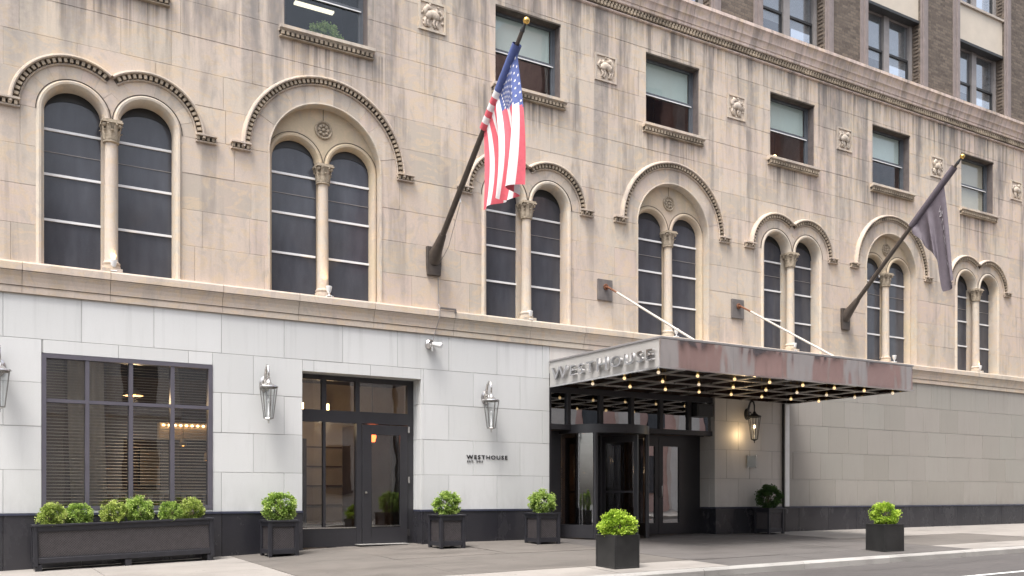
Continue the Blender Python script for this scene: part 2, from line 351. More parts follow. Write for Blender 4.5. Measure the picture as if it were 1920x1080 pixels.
    def mesh(s, name, mats, off=Vector((0, 0, 0)), smooth=False, fixn=True, bevel=0):
        me = bpy.data.meshes.new(name); me.from_pydata([(x - off.x, y - off.y, z - off.z) for x, y, z in s.v], [], s.f)
        for m in (mats if isinstance(mats, (list, tuple)) else [mats]): me.materials.append(M[m])
        if any(s.mi): me.polygons.foreach_set('material_index', s.mi)
        if fixn or bevel:
            bm = bmesh.new(); bm.from_mesh(me)
            if bevel:
                bmesh.ops.remove_doubles(bm, verts=bm.verts, dist=1e-5); bmesh.ops.recalc_face_normals(bm, faces=bm.faces)
                bmesh.ops.bevel(bm, geom=bm.edges[:], offset=bevel, segments=1, affect='EDGES', clamp_overlap=True)
            bmesh.ops.recalc_face_normals(bm, faces=bm.faces); bm.to_mesh(me); bm.free()
        if smooth is True: me.polygons.foreach_set('use_smooth', [True] * len(me.polygons))
        elif smooth:
            me.polygons.foreach_set('use_smooth', [True] * len(me.polygons)); me.set_sharp_from_angle(angle=R(smooth))
        me.update(); return me
    def build(s, name, mats, parent=None, smooth=False, origin=None, fixn=True, bevel=0, kind=None):
        """world-coordinate geometry -> an object whose origin sits at the foot of its box"""
        if origin is None:
            xs, ys, zs = zip(*s.v); origin = Vector(((min(xs) + max(xs)) / 2, (min(ys) + max(ys)) / 2, min(zs)))
        else: origin = Vector(origin)
        o = bpy.data.objects.new(name, s.mesh(name, mats, origin, smooth, fixn, bevel)); COL.objects.link(o)
        o.parent = parent; o.location = origin - (wloc(parent) if parent else Vector((0, 0, 0)))
        if kind: o['kind'] = kind
        return o
def empty(name, loc, rot=(0, 0, 0)):
    o = bpy.data.objects.new(name, None); o.empty_display_size = .2; COL.objects.link(o); o.location = loc; o.rotation_euler = rot; return o
def loc_build(mb, name, mats, parent, **k):
    """geometry already in the parent's own frame"""
    sm = k.pop('smooth', False); fx = k.pop('fixn', True); bv = k.pop('bevel', 0)
    xs, ys, zs = zip(*mb.v); og = Vector(((min(xs) + max(xs)) / 2, (min(ys) + max(ys)) / 2, min(zs)))
    o = bpy.data.objects.new(name, mb.mesh(name, mats, og, sm, fx, bv)); COL.objects.link(o); o.parent = parent; o.location = og
    if parent is not None and parent.type == 'MESH' and k.get('rel'): o.location = og - parent.location
    if k.get('kind'): o['kind'] = k['kind']
    return o
def tag(o, label, cat=None, group=None, kind=None):
    if label: o['label'] = label
    if cat: o['category'] = cat
    if group: o['group'] = group
    if kind: o['kind'] = kind
    return o
def copy_tree(o, parent=None, dloc=None):
    c = o.copy(); COL.objects.link(c)
    if parent is not None: c.parent = parent
    if dloc is not None: c.location = Vector(o.location) + Vector(dloc)
    for ch in list(o.children): copy_tree(ch, c)
    return c
def clip_half(poly, x0, keep_less):
    out = []
    for i, a in enumerate(poly):
        b = poly[(i + 1) % len(poly)]; ia = (a[0] <= x0) == keep_less or a[0] == x0; ib = (b[0] <= x0) == keep_less or b[0] == x0
        if ia: out.append(a)
        if ia != ib: t = (x0 - a[0]) / (b[0] - a[0]); out.append((x0, a[1] + t * (b[1] - a[1])))
    return out
def text_mesh(ch, size, ext, mat, xs=1.0, bold=0):
    cu = bpy.data.curves.new('t', 'FONT'); cu.body = ch; cu.size = size; cu.extrude = ext; cu.resolution_u = 4; cu.offset = size * bold
    o = bpy.data.objects.new('t', cu); COL.objects.link(o); dg = bpy.context.evaluated_depsgraph_get(); dg.update()
    me = bpy.data.meshes.new_from_object(o.evaluated_get(dg)); bpy.data.objects.remove(o, do_unlink=True); bpy.data.curves.remove(cu)
    for v in me.vertices: v.co.x *= xs
    me.materials.clear(); me.materials.append(M[mat]); xs_ = [v.co.x for v in me.vertices]
    return me, (min(xs_), max(xs_)) if xs_ else (0, 0)

# ---------------------------------------------------------------- ground
def lerp_tab(x, tab):
    if x <= tab[0][0]: (a, b) = tab[0], tab[1]
    elif x >= tab[-1][0]: (a, b) = tab[-2], tab[-1]
    else:
        for a, b in zip(tab, tab[1:]):
            if a[0] <= x <= b[0]: break
    return a[1] + (x - a[0]) / (b[0] - a[0]) * (b[1] - a[1])
WALLZ = [(-6, -.46), (.68, -.25), (4.6, -.12), (6.2, -.045), (8.2, .0), (16, .02), (19, .022), (30, .06), (40, .08)]
KERB_Y = -6.0
def zk(x): return -.31 + .0106 * x
def gz(x, y):
    t = max(0, min(1, -y / -KERB_Y)); t = max(0, y / KERB_Y) if y < 0 else 0
    zw = lerp_tab(x, WALLZ); return zw + (zk(x) - zw) * t
def rz_(x): return zk(x) - .13
X0, X1 = -6.0, 42.0
xs = [X0 + i * (X1 - X0) / 48 for i in range(49)]
g = MB(); n = g.addv([(-300, -300, -3), (300, -300, -3), (300, 300, -3), (-300, 300, -3)]); g.face([n, n + 1, n + 2, n + 3])
tag(g.build('ground', 'asphalt', fixn=False), None, kind='structure')
sw = MB()
for a, b in zip(xs, xs[1:]):
    n = sw.addv([(a, .9, gz(a, 0) - .05), (b, .9, gz(b, 0) - .05), (b, KERB_Y + .01, gz(b, KERB_Y) - .05), (a, KERB_Y + .01, gz(a, KERB_Y) - .05)]); sw.face([n + 3, n + 2, n + 1, n])
sidewalk = tag(sw.build('sidewalk', 'mortar_grey', fixn=False), None, kind='structure')
def slab(x0, x1, y0, y1, mat):
    g = .006; x0 += g; x1 -= g; y0 += g; y1 -= g; m = MB(); nx = max(1, round((x1 - x0) / .8))
    dz = rnd.uniform(-.004, .003)
    P = [x0 + (x1 - x0) * i / nx for i in range(nx + 1)]
    for yy, lo in ((y0, 0), (y1, 0)): m.addv([(x, yy, gz(x, min(yy, 0)) + dz) for x in P])
    for yy in (y0, y1): m.addv([(x, yy, gz(x, min(yy, 0)) - .06) for x in P])
    k = nx + 1
    for i in range(nx):
        m.face([i, i + 1, k + i + 1, k + i]); m.face([2 * k + i, 2 * k + i + 1, i + 1, i]); m.face([k + i, k + i + 1, 3 * k + i + 1, 3 * k + i])
    m.face([0, k, 3 * k, 2 * k]); m.face([k - 1, 3 * k - 1, 4 * k - 1, 2 * k - 1])
    return m.build('paving_slab', mat, sidewalk, fixn=True)
SX = [-6, -3.2, -.6, 2.0, 4.42, 6.6, 8.9, 11.2, 13.5, 15.8, 18.1, 20.4, 22.9, 25.4, 28, 31, 34, 38, 42]
for i, (a, b) in enumerate(zip(SX, SX[1:])):
    rows = [(-5.98, -5.0), (-5.0, -2.6), (-2.6, .0)]
    for j, (c, d) in enumerate(rows):
        dark = (4.3 < a < 18.0 and j > 0) or (11 < a < 18 and j == 0)
        if 18.0 <= a < 22 and j == 1: dark = True
        slab(a, b, c, d if d < 0 else (.9 if (5.0 < a < 8.5 or 10 < a < 15.9) else .12), ('concrete_darkest' if 11 < a < 18 else 'concrete_dark') if dark else 'concrete_light')
kb = MB()
for a, b in zip(xs, xs[1:]):
    n = kb.addv([(a, KERB_Y, zk(a) - .02), (b, KERB_Y, zk(b) - .02), (b, KERB_Y - .17, zk(b) - .03), (a, KERB_Y - .17, zk(a) - .03), (a, KERB_Y - .17, rz_(a) - .1), (b, KERB_Y - .17, rz_(b) - .1)])
    kb.face([n, n + 3, n + 2, n + 1]); kb.face([n + 3, n + 4, n + 5, n + 2])
kerb = tag(kb.build('kerb', 'mortar_grey', fixn=False), None, kind='structure')
x = -6.0
while x < 42:
    b = x + 2.35; m = MB()
    pr = [(KERB_Y - .004, 0), (KERB_Y - .15, -.008), (KERB_Y - .185, -.035), (KERB_Y - .195, -.2), (KERB_Y - .004, -.2)]
    n = m.addv([(x + .005, y, zk(x) + z) for y, z in pr] + [(b - .005, y, zk(b) + z) for y, z in pr]); k = 5
    m.face([n + i for i in range(k)]); m.face([n + k + i for i in reversed(range(k))])
    for i in range(k): j = (i + 1) % k; m.face([n + i, n + k + i, n + k + j, n + j])
    m.build('kerb_piece', 'kerb_stone', kerb); x = b
rd = MB(); rxs = [-60 + i * 8 for i in range(20)]
for a, b in zip(rxs, rxs[1:]):
    n = rd.addv([(a, KERB_Y - .15, rz_(a)), (b, KERB_Y - .15, rz_(b)), (b, -15, rz_(b)), (a, -15, rz_(a))]); rd.face([n + 3, n + 2, n + 1, n])
tag(rd.build('road', 'asphalt', fixn=False), None, kind='structure')
ln = MB()
for a in range(-20, 44, 4):
    b = a + 4; n = ln.addv([(a, -8.55, rz_(a) + .005), (b, -8.55, rz_(b) + .005), (b, -8.67, rz_(b) + .005), (a, -8.67, rz_(a) + .005)]); ln.face([n + 3, n + 2, n + 1, n])
tag(ln.build('road_marking', 'road_paint', fixn=False), 'white painted line along the asphalt road', kind='structure')
os_ = MB()
for a, b in zip(rxs, rxs[1:]):
    n = os_.addv([(a, -15, rz_(a) + .13), (b, -15, rz_(b) + .13), (b, -22, rz_(b) + .13), (a, -22, rz_(a) + .13), (a, -15, rz_(a)), (b, -15, rz_(b))]); os_.face([n + 3, n + 2, n + 1, n]); os_.face([n, n + 1, n + 5, n + 4])
tag(os_.build('far_pavement', 'concrete_light', fixn=False), None, kind='structure')

# ---------------------------------------------------------------- the hotel
hotel = empty('hotel_building', (15, 0, 0))
tag(hotel, 'hotel with stained limestone arches above pale stone cladding and brick storeys on top', 'building')
CT = [2.38, 10.95, 19.37, 27.78]          # twin-arched windows
CB = [6.29, 15.2, 23.56]                  # windows under one big arch with a roundel
CS = [2.38, 6.3, 10.98, 15.18, 19.4, 23.55, 27.8, 32.0]   # sash windows
CT2 = CT + []
WX0, WX1 = -4.0, 36.0
SPR = 7.5
ops = [(c - 1.165, c + 1.165, 4.87, SPR + .87) for c in CT] + [(c - 1.165, c + 1.165, 4.87, SPR + 1.52) for c in CB] + [(c - .86, c + .86, 9.97, 11.7) for c in CS]
# backing wall behind the joints
def grid_wall(x0, x1, z0, z1, y0, y1, holes):
    X = sorted({x0, x1, *[min(max(v, x0), x1) for h in holes for v in h[:2]]}); Z = sorted({z0, z1, *[min(max(v, z0), z1) for h in holes for v in h[2:]]}); m = MB()
    for za, zb in zip(Z, Z[1:]):
        run = None
        for xa, xb in zip(X, X[1:]):
            mx, mz = (xa + xb) / 2, (za + zb) / 2; inside = any(h[0] < mx < h[1] and h[2] < mz < h[3] for h in holes)
            if not inside: run = (run[0], xb) if run else (xa, xb)
            if (inside or xb == X[-1]) and run: m.box(run[0], run[1], y0, y1, za, zb); run = None
    return m
upper = grid_wall(WX0, WX1, 4.87, 12.9, .012, .29, [(a - .012, b + .012, c - .012, d + .012) for a, b, c, d in ops]).build('upper_wall', 'mortar', hotel)
upper['label'] = 'pale limestone wall with grey run-off stains'
# stone blocks in courses, cut round the openings
cutters = {}
def arch_poly(c, half, r, z0, zs, n=28):
    return [(c - half, z0), (c + half, z0)] + ([(c + half, zs)] if half != r else []) + [(c + r * math.cos(PI * i / n), zs + r * math.sin(PI * i / n)) for i in range(n + 1)] + ([(c - half, zs)] if half != r else [])
def tmpobj(mb):
    me = mb.mesh('cut', ['stone']); o = bpy.data.objects.new('cut', me); COL.objects.link(o); return o
cutlist = []
for c in CT:
    cutlist.append((c - 1.17, c + 1.17, 4, SPR + .01, [MB().box(c - 1.165, c + 1.165, -.4, .8, 4.0, SPR)]))
    for d in (-.595, .595): cutlist.append((c + d - .87, c + d + .87, SPR, SPR + .87, [MB().prism([(c + d + .87 * math.cos(PI * i / 32), SPR - .001 + .87 * math.sin(PI * i / 32)) for i in range(33)], -.4, .8)]))
for c in CB:
    cutlist.append((c - 1.17, c + 1.17, 4, SPR + .01, [MB().box(c - 1.165, c + 1.165, -.4, .8, 4.0, SPR)]))
    cutlist.append((c - 1.52, c + 1.52, SPR, SPR + 1.52, [MB().prism([(c + 1.52 * math.cos(PI * i / 44), SPR - .001 + 1.52 * math.sin(PI * i / 44)) for i in range(45)], -.4, .8)]))
for c in CS: cutlist.append((c - .86, c + .86, 9.97, 11.7, [MB().box(c - .86, c + .86, -.4, .8, 9.97, 11.7)]))
cutobj = [(*b[:4], tmpobj(b[4][0])) for b in cutlist]
ZC = [4.87 + i * .6575 for i in range(5)] + [SPR + (i + 1) * .6175 for i in range(4)] + [9.97 + (i + 1) * .6025 for i in range(4)]
def in_view(x, z):
    Yc = 17.4; fw = x * .5182 + Yc * .8553; r = x * .8553 - Yc * .5182
    px, py = 960 + 1733 * r / fw, 928 - 1733 * (z - 1) / fw
    return -60 < px < 1980 and py > -70
blocks = []
for k, (za, zb) in enumerate(zip(ZC, ZC[1:])):
    x = WX0 + rnd.uniform(-.9, 0)
    while x < WX1:
        wd = rnd.choice([.82, 1.0, 1.15, 1.3, 1.5]) * rnd.uniform(.94, 1.06)
        a, b = max(x, WX0), min(x + wd, WX1); x += wd
        if b - a < .15: continue
        gp = rnd.choice((.0008, .0015, .003)); y0 = rnd.uniform(-.003, .003)
        blocks.append((a + gp, b - gp, y0, za + gp, zb - gp))
dg = bpy.context.evaluated_depsgraph_get()
pend = []; rest = MB(); nblk = 0
for (a, b, y0, za, zb) in blocks:
    if any(h[0] <= a and b <= h[1] and h[2] <= za and zb <= h[3] for h in ops if h[3] < SPR or True) and any(h[4].name and h[0] <= a and b <= h[1] and h[2] <= za and zb <= h[3] and (h[3] <= SPR + .02 or h[2] > 9) for h in cutobj): continue
    hit = [h[4] for h in cutobj if h[0] < b and h[1] > a and h[2] < zb and h[3] > za]
    vis = in_view((a + b) / 2, (za + zb) / 2)
    if not vis and not hit: rest.box(a, b, y0, .3, za, zb); continue
    o = MB().box(a, b, y0, .3, za, zb).build('stone_block', 'stone', upper, bevel=.004)
    if hit:
        for h in hit:
            md = o.modifiers.new('b', 'BOOLEAN'); md.object = h; md.operation = 'DIFFERENCE'; md.solver = 'EXACT'
        pend.append(o)
bpy.context.view_layer.update(); dg = bpy.context.evaluated_depsgraph_get(); done = []
for o in pend:
    me = bpy.data.meshes.new_from_object(o.evaluated_get(dg)); done.append((o, me))
for o, me in done:
    o.modifiers.clear(); old = o.data; o.data = me; me.name = 'stone_block'; bpy.data.meshes.remove(old)
    if len(me.polygons) == 0: bpy.data.objects.remove(o, do_unlink=True)
for h in cutobj: bpy.data.objects.remove(h[4], do_unlink=True)
rest.build('outlying_blocks', 'stone', upper, kind='stuff')

# string course between the storeys
sc = MB()
prof = [(.3, 4.36), (-.04, 4.36), (-.04, 4.47), (-.05, 4.485), (-.05, 4.50), (-.056, 4.56), (-.072, 4.63), (-.10, 4.685), (-.115, 4.70), (-.115, 4.715), (-.13, 4.725), (-.13, 4.84), (-.115, 4.87), (.3, 4.90)]
band = sc.prismx([(.3, 4.35), (-.03, 4.35), (-.03, 4.86), (.3, 4.86)], WX0, WX1).build('string_course', 'mortar', hotel)
x = WX0
while x < WX1:
    b = min(x + rnd.uniform(1.35, 2.0), WX1); MB().prismx(prof, x + .004, b - .004).build('moulding_stone', 'stone_trim', band); x = b

MB().box(WX0 + .01, WX1 - .01, -.12, -.05, 4.7125, 4.7235).build('shadow_strip', 'soot_and_shade', band)  # dark strip painted in as the shadow line under the top fillet
MB().box(WX0 + .01, WX1 - .01, -.0515, -.0, 4.474, 4.480).build('shadow_strip', 'soot_and_shade', band)  # second painted shade line, lower on the course
# ---- arched windows
def cap_wob(a, z): return 1 + (.13 * abs(math.cos(2 * a)) if z > .02 else 0)
def make_capital(x, y, z, mats='carving'):
    m = MB(); m.lathe([(.115, 0), (.135, .012), (.135, .035), (.112, .05)], (x, y, z), 18)
    m.lathe([(.105, .045), (.11, .12), (.125, .22), (.155, .30), (.165, .325)], (x, y, z), 20)
    for t, hh, rr in ((0, .16, .118), (1, .27, .128)):
        for i in range(8):
            a = 2 * PI * (i + .5 * t) / 8; ca, sa = math.cos(a), math.sin(a); tx, ty = -sa, ca
            pts = []
            for s_, w_, o_ in ((0, .036, 0), (.5, .042, .012), (.85, .034, .03), (1.0, .02, .055), (.93, .012, .068)):
                zz = .045 + hh * s_; ro = rr + o_; pts.append((ro, w_, zz))
            st = len(m.v)
            for ro, w_, zz in pts: m.addv([(x + ca * ro + tx * w_, y + sa * ro + ty * w_, z + zz), (x + ca * (ro + .012), y + sa * (ro + .012), z + zz), (x + ca * ro - tx * w_, y + sa * ro - ty * w_, z + zz)])
            for q in range(len(pts) - 1):
                for e in (0, 1): i0 = st + q * 3 + e; m.face([i0, i0 + 1, i0 + 4, i0 + 3])
    for sx in (-1, 1):
        for sy in (-1, 1): m.sphere((x + sx * .125, y + sy * .125, z + .29), .036, 8, 6)
    m.box(x - .175, x + .175, y - .175, y + .175, z + .325, z + .352); m.box(x - .16, x + .16, y - .16, y + .16, z + .352, z + .385)
    return m
def dentils_arc(m, cx, cz, r0, r1, a0, a1, y0, y1, pitch=.088, fill=.55):
    n = max(2, int(abs(a1 - a0) * (r0 + r1) / 2 / pitch)); st = (a1 - a0) / n
    for i in range(n):
        a = a0 + st * (i + .22); b = a + st * fill
        q = [(cx + r * math.cos(t), cz + r * math.sin(t)) for r, t in ((r1, a), (r1, b), (r0, b), (r0, a))]
        m.quadprism(*q, y0, y1)
def hood(parent, arcs, ro, feet):
    """ro: outer radius; arcs: (cx, a0, a1); feet: +-1 sides"""
    h = MB(); ch = MB(); dn = MB()
    for cx, a0, a1 in arcs:
        pr = [(ro - .05, .05), (ro - .05, -.10), (ro - .03, -.11), (ro - .005, -.10), (ro + .012, -.06), (ro + .022, -.02), (ro + .022, .05)]
        h.sweep(cx, SPR, a0, a1, pr, 40)
        h.sweep(cx, SPR, a0, a1, [(ro - .165, .05), (ro - .165, -.03), (ro - .15, -.045), (ro - .135, -.03), (ro - .135, .05)], 40)
        MB().ring(cx, SPR, ro - .14, ro - .045, a0, a1, -.018, .05, 40).build('hood_channel', 'soot_and_shade', parent)
        dentils_arc(dn, cx, SPR, ro - .128, ro - .056, a0 + .03, a1 - .03, -.075, .0)
    for cx, sg in feet:
        xa, xb = sorted((cx + sg * (ro - .165), cx + sg * (ro + .20)))
        h.box(xa, xb, -.115, .05, SPR + .045, SPR + .075); h.box(xa, xb, -.06, .05, SPR - .06, SPR - .035); MB().box(xa + .01, xb - .01, -.02, .05, SPR - .035, SPR + .045).build('hood_channel', 'soot_and_shade', parent)
        k = int((xb - xa) / .088)
        for i in range(k): dn.box(xa + .015 + i * .088, xa + .063 + i * .088, -.08, 0, SPR - .03, SPR + .035)
    h.build('hood_moulding', 'stone_hood', parent, smooth=35); dn.build('dentil_row', 'dentil_stone', parent, kind='stuff')
def voussoirs(parent, cx, r0, r1, n, lim=None, keep=True):
    for i in range(n):
        a, b = PI * i / n, PI * (i + 1) / n; g = .0012 / r1; a += g; b -= g; k = 5
        po = [(cx + r1 * math.cos(a + (b - a) * j / k), SPR + r1 * math.sin(a + (b - a) * j / k)) for j in range(k + 1)] + [(cx + r0 * math.cos(b - (b - a) * j / k), SPR + r0 * math.sin(b - (b - a) * j / k)) for j in range(k + 1)]
        if lim is not None:
            po = clip_half(po, lim, keep)
            if len(po) < 3: continue
            if abs(sum(p[0] * q[1] - q[0] * p[1] for p, q in zip(po, po[1:] + po[:1]))) < .004: continue
        MB().prism(po, rnd.uniform(-.004, .002), .3).build('voussoir', 'stone', parent)
BARS = [7.27, 6.50, 5.72]
def lights(parent, c, d, half, y, zs=SPR):
    """two round-headed lights: pane, white bars"""
    for s in (-1, 1):
        cx = c + s * d
        MB().prism(arch_poly(cx, half + .02, half + .02, 4.88, zs), y, y + .02).build('pane', 'arched_pane', parent)
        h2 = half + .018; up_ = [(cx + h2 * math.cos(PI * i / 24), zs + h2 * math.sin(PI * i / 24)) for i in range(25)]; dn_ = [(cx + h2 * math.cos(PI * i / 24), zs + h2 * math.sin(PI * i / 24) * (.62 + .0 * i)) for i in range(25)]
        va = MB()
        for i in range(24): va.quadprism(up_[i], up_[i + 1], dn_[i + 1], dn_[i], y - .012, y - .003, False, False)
        va.build('head_shade_plate', 'black_box', parent)  # black plate added for the dark shade at the arch head
        for z in BARS: MB().box(cx - half, cx + half, y - .03, y + .01, z - .02, z + .02).build('glazing_bar', 'white_bar', parent)
        MB().box(cx - half, cx + half, y - .012, y + .01, 6.885, 6.897).build('glazing_bar', 'sash_grey', parent)
def column(parent, c, y):
    m = MB(); m.lathe([(.155, 0), (.155, .07), (.135, .08), (.15, .1), (.15, .125), (.12, .15), (.112, .2), (.108, 1.2), (.1, 2.24)], (c, y, 4.92), 20); m.box(c - .165, c + .165, y - .165, y + .165, 4.875, 4.93)
    m.build('column', 'stone_trim', parent, smooth=40)
    make_capital(c, y, 7.135).build('capital', 'carving', parent, smooth=40)
def twin_window(c):
    fr = MB()
    for s in (-1, 1):
        cx = c + s * .595; pr = [(.455, .26), (.455, .05), (.475, -.005), (.505, -.04), (.54, -.045), (.565, -.02), (.582, .0), (.582, .26)]
        fr.sweep(cx, SPR, 0, PI, pr, 36)
        k = len(pr); xo = [cx + s * r for r, y in pr]; n = fr.addv([(x, y, 4.88) for x, (r, y) in zip(xo, pr)] + [(x, y, SPR) for x, (r, y) in zip(xo, pr)])
        for i in range(k): j = (i + 1) % k; fr.face([n + i, n + j, n + k + j, n + k + i])
    fr.box(c - .13, c + .13, .02, .26, SPR - .02, SPR + .24)
    w_ = fr.build('arched_window', 'stone_trim', hotel, smooth=40, origin=(c, 0, 4.87))
    for s in (-1, 1): MB().ring(c + s * .595, SPR, .583, .592, 0, PI, -.02, .02, 32).build('shadow_groove', 'soot_and_shade', w_)
    MB().box(c - 1.165, c - 1.06, .0, .3, 4.87, SPR).build('jamb', 'stone_trim', w_); MB().box(c + 1.06, c + 1.165, .0, .3, 4.87, SPR).build('jamb', 'stone_trim', w_)
    for s in (-1, 1): voussoirs(w_, c + s * .595, .582, .87, 9, c - s * .002, s < 0)
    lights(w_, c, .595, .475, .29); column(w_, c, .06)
    MB().box(c - .14, c + .14, .235, .3, 4.87, SPR + .02).build('mullion', 'stone_trim', w_)
    am = math.acos(.595 / .985); hood(w_, [(c - .595, am, PI), (c + .595, 0, PI - am)], .985, [(c - .595, -1), (c + .595, 1)])
    return w_
def roundel(parent, c, y, z):
    m = MB(); m.lathe([(.18, 0), (.18, -.03), (.165, -.045), (.145, -.03), (.14, -.005), (.0, -.005)], (c, y, z), 28, axis='y')
    for i in range(8):
        a = 2 * PI * i / 8; m.sphere((c + .085 * math.cos(a), y - .02, z + .085 * math.sin(a)), .034, 8, 6, (1, .8, 1))
    m.sphere((c, y - .025, z), .038, 10, 8)
    return m.build('roundel', 'carving', parent, smooth=40)
def big_window(c):
    ty = .2
    # tympanum with two arched holes, assembled in strips round the two lights
    d, half = .575, .455; m = MB(); N = 60
    def top(x): return SPR + math.sqrt(max(0, 1.18 ** 2 - (x - c) ** 2))
    def bot(x):
        for s in (-1, 1):
            q = (half + .05) ** 2 - (x - c - s * d) ** 2
            if q > 0: return SPR + math.sqrt(q)
        return SPR
    X = [c - 1.17 + 2.34 * i / (2 * N) for i in range(2 * N + 1)]
    for a, b in zip(X, X[1:]):
        if top(a) > bot(a) + .002 or top(b) > bot(b) + .002: m.quadprism((a, bot(a)), (b, bot(b)), (b, max(top(b), bot(b) + .001)), (a, max(top(a), bot(a) + .001)), ty, ty + .15, False, False)
    for s in (-1, 1):
        cx = c + s * d; pr = [(.44, ty + .22), (.44, ty + .06), (.46, ty + .0), (.49, ty - .035), (.525, ty - .04), (.55, ty - .015), (.565, ty + .01), (.565, ty + .2)]
        m.sweep(cx, SPR, 0, PI, pr, 36)
        k = len(pr); xo = [cx + s * r for r, y in pr]; n = m.addv([(x, y, 4.88) for x, (r, y) in zip(xo, pr)] + [(x, y, SPR) for x, (r, y) in zip(xo, pr)])
        for i in range(k): j = (i + 1) % k; m.face([n + i, n + j, n + k + j, n + k + i])
    w_ = m.build('arched_window', 'stone_warm', hotel, smooth=40, origin=(c, 0, 4.87))
    for s in (-1, 1): MB().ring(c + s * d, SPR, .566, .576, 0, PI, ty - .01, ty + .03, 32).build('shadow_groove', 'soot_and_shade', w_)
    MB().box(c - .006, c + .006, ty - .003, ty + .02, SPR + .90, SPR + 1.17).build('tympanum_joint', 'soot_and_shade', w_)
    jm = MB()
    for s in (-1, 1):
        a, b = sorted((c + s * 1.165, c + s * 1.13)); jm.box(a, b, -.02, .2, 4.87, SPR)
    jm.sweep(c, SPR, 0, PI, [(1.13, .2), (1.13, -.01), (1.145, -.025), (1.165, -.02), (1.165, .2)], 48)
    jm.build('jamb_roll', 'stone_trim', w_, smooth=40)
    voussoirs(w_, c, 1.166, 1.52, 13)
    MB().box(c - .14, c + .14, ty + .15, ty + .22, 4.87, SPR + .02).build('mullion', 'stone_warm', w_)
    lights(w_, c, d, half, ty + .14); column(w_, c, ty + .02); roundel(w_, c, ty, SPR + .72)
    hood(w_, [(c, 0, PI)], 1.66, [(c, -1), (c, 1)])
    return w_
for c in CT: twin_window(c)
for c in CB: big_window(c)

# ---- sash windows of the storey above
def sash_window(c, blind, frac, room):
    z0, z1, h = 9.97, 11.7, .86; y = .22
    f = MB()
    for a, b, p, q in ((c - h, c - h + .06, z0, z1), (c + h - .06, c + h, z0, z1), (c - h + .06, c + h - .06, z1 - .07, z1), (c - h + .06, c + h - .06, z0, z0 + .05)): f.box(a, b, y, y + .12, p, q)
    zm = z0 + .86
    f.box(c - h + .06, c + h - .06, y + .02, y + .10, zm - .03, zm + .035)
    for s in (-1, 1): a, b = sorted((c + s * (h - .06), c + s * (h - .105))); f.box(a, b, y + .03, y + .08, z0 + .05, z1 - .07)
    w_ = f.build('sash_window', 'sash_frame', hotel, origin=(c, 0, z0))
    MB().box(c - h + .06, c + h - .06, y + .005, y + .02, zm - .045, zm - .022).build('meeting_rail', 'white_bar', w_)
    MB().box(c - h + .1, c + h - .1, y + .055, y + .06, zm + .03, z1 - .07).build('pane', 'glass', w_)
    MB().box(c - h + .1, c + h - .1, y + .045, y + .05, z0 + .05, zm - .03).build('pane', 'glass', w_)
    for s in (-1, 1): a, b = sorted((c + s * (h - .001), c + s * (h - .02))); MB().box(a, b, .03, y - .002, z0 + .004, z1 - .04).build('jamb_liner', 'sash_liner', w_)
    zb = z1 - .05 - (z1 - z0 - .1) * frac
    if blind: MB().box(c - h + .11, c + h - .11, y + .10, y + .105, zb, z1 - .06).build('roller_blind', blind, w_)
    rm = MB(); rm.box(c - 1.3, c + 1.3, 2.6, 2.65, z0 - .6, z1 + .5); rm.box(c - 1.35, c - 1.3, y + .2, 2.6, z0 - .6, z1 + .5); rm.box(c + 1.3, c + 1.35, y + .2, 2.6, z0 - .6, z1 + .5); rm.box(c - 1.3, c + 1.3, y + .2, 2.6, z0 - .65, z0 - .6); rm.box(c - 1.3, c + 1.3, y + .2, 2.6, z1 + .5, z1 + .55)
    rm.build('room_shell', room, w_)
    # dirty lintel, sill with dentils
    MB().box(c - h, c + h, .0, y + .02, z1 - .035, z1 - .003).build('lintel_soffit', 'soot_and_shade', w_)
    s_ = MB().prismx([(.3, 9.86), (-.07, 9.86), (-.10, 9.89), (-.13, 9.895), (-.13, 9.955), (.3, 9.975)], c - .97, c + .97).build('sill', 'stone_trim', w_)
    MB().box(c - .95, c + .95, -.05, .2, 9.77, 9.86).build('sill_bed', 'soot_and_shade', w_); MB().prismx([(.1, 9.74), (-.075, 9.75), (-.075, 9.772), (.1, 9.772)], c - .96, c + .96).build('sill_fillet', 'dentil_stone', w_)
    d = MB(); k = 20
    for i in range(k): a = c - .95 + i * 1.9 / k; d.box(a + .015, a + .07, -.10, -.04, 9.785, 9.855)
    d.build('dentil_row', 'dentil_stone', w_, kind='stuff')
    return w_
for i, c in enumerate(CS): sash_window(c, [None, None, 'blind_green', 'blind_green', 'blind_green', 'blind_green', 'blind_tan', 'blind_green'][i], [0, 0, .48, .46, .45, .45, .98, .5][i], 'room_dark' if i < 2 else 'room_red')

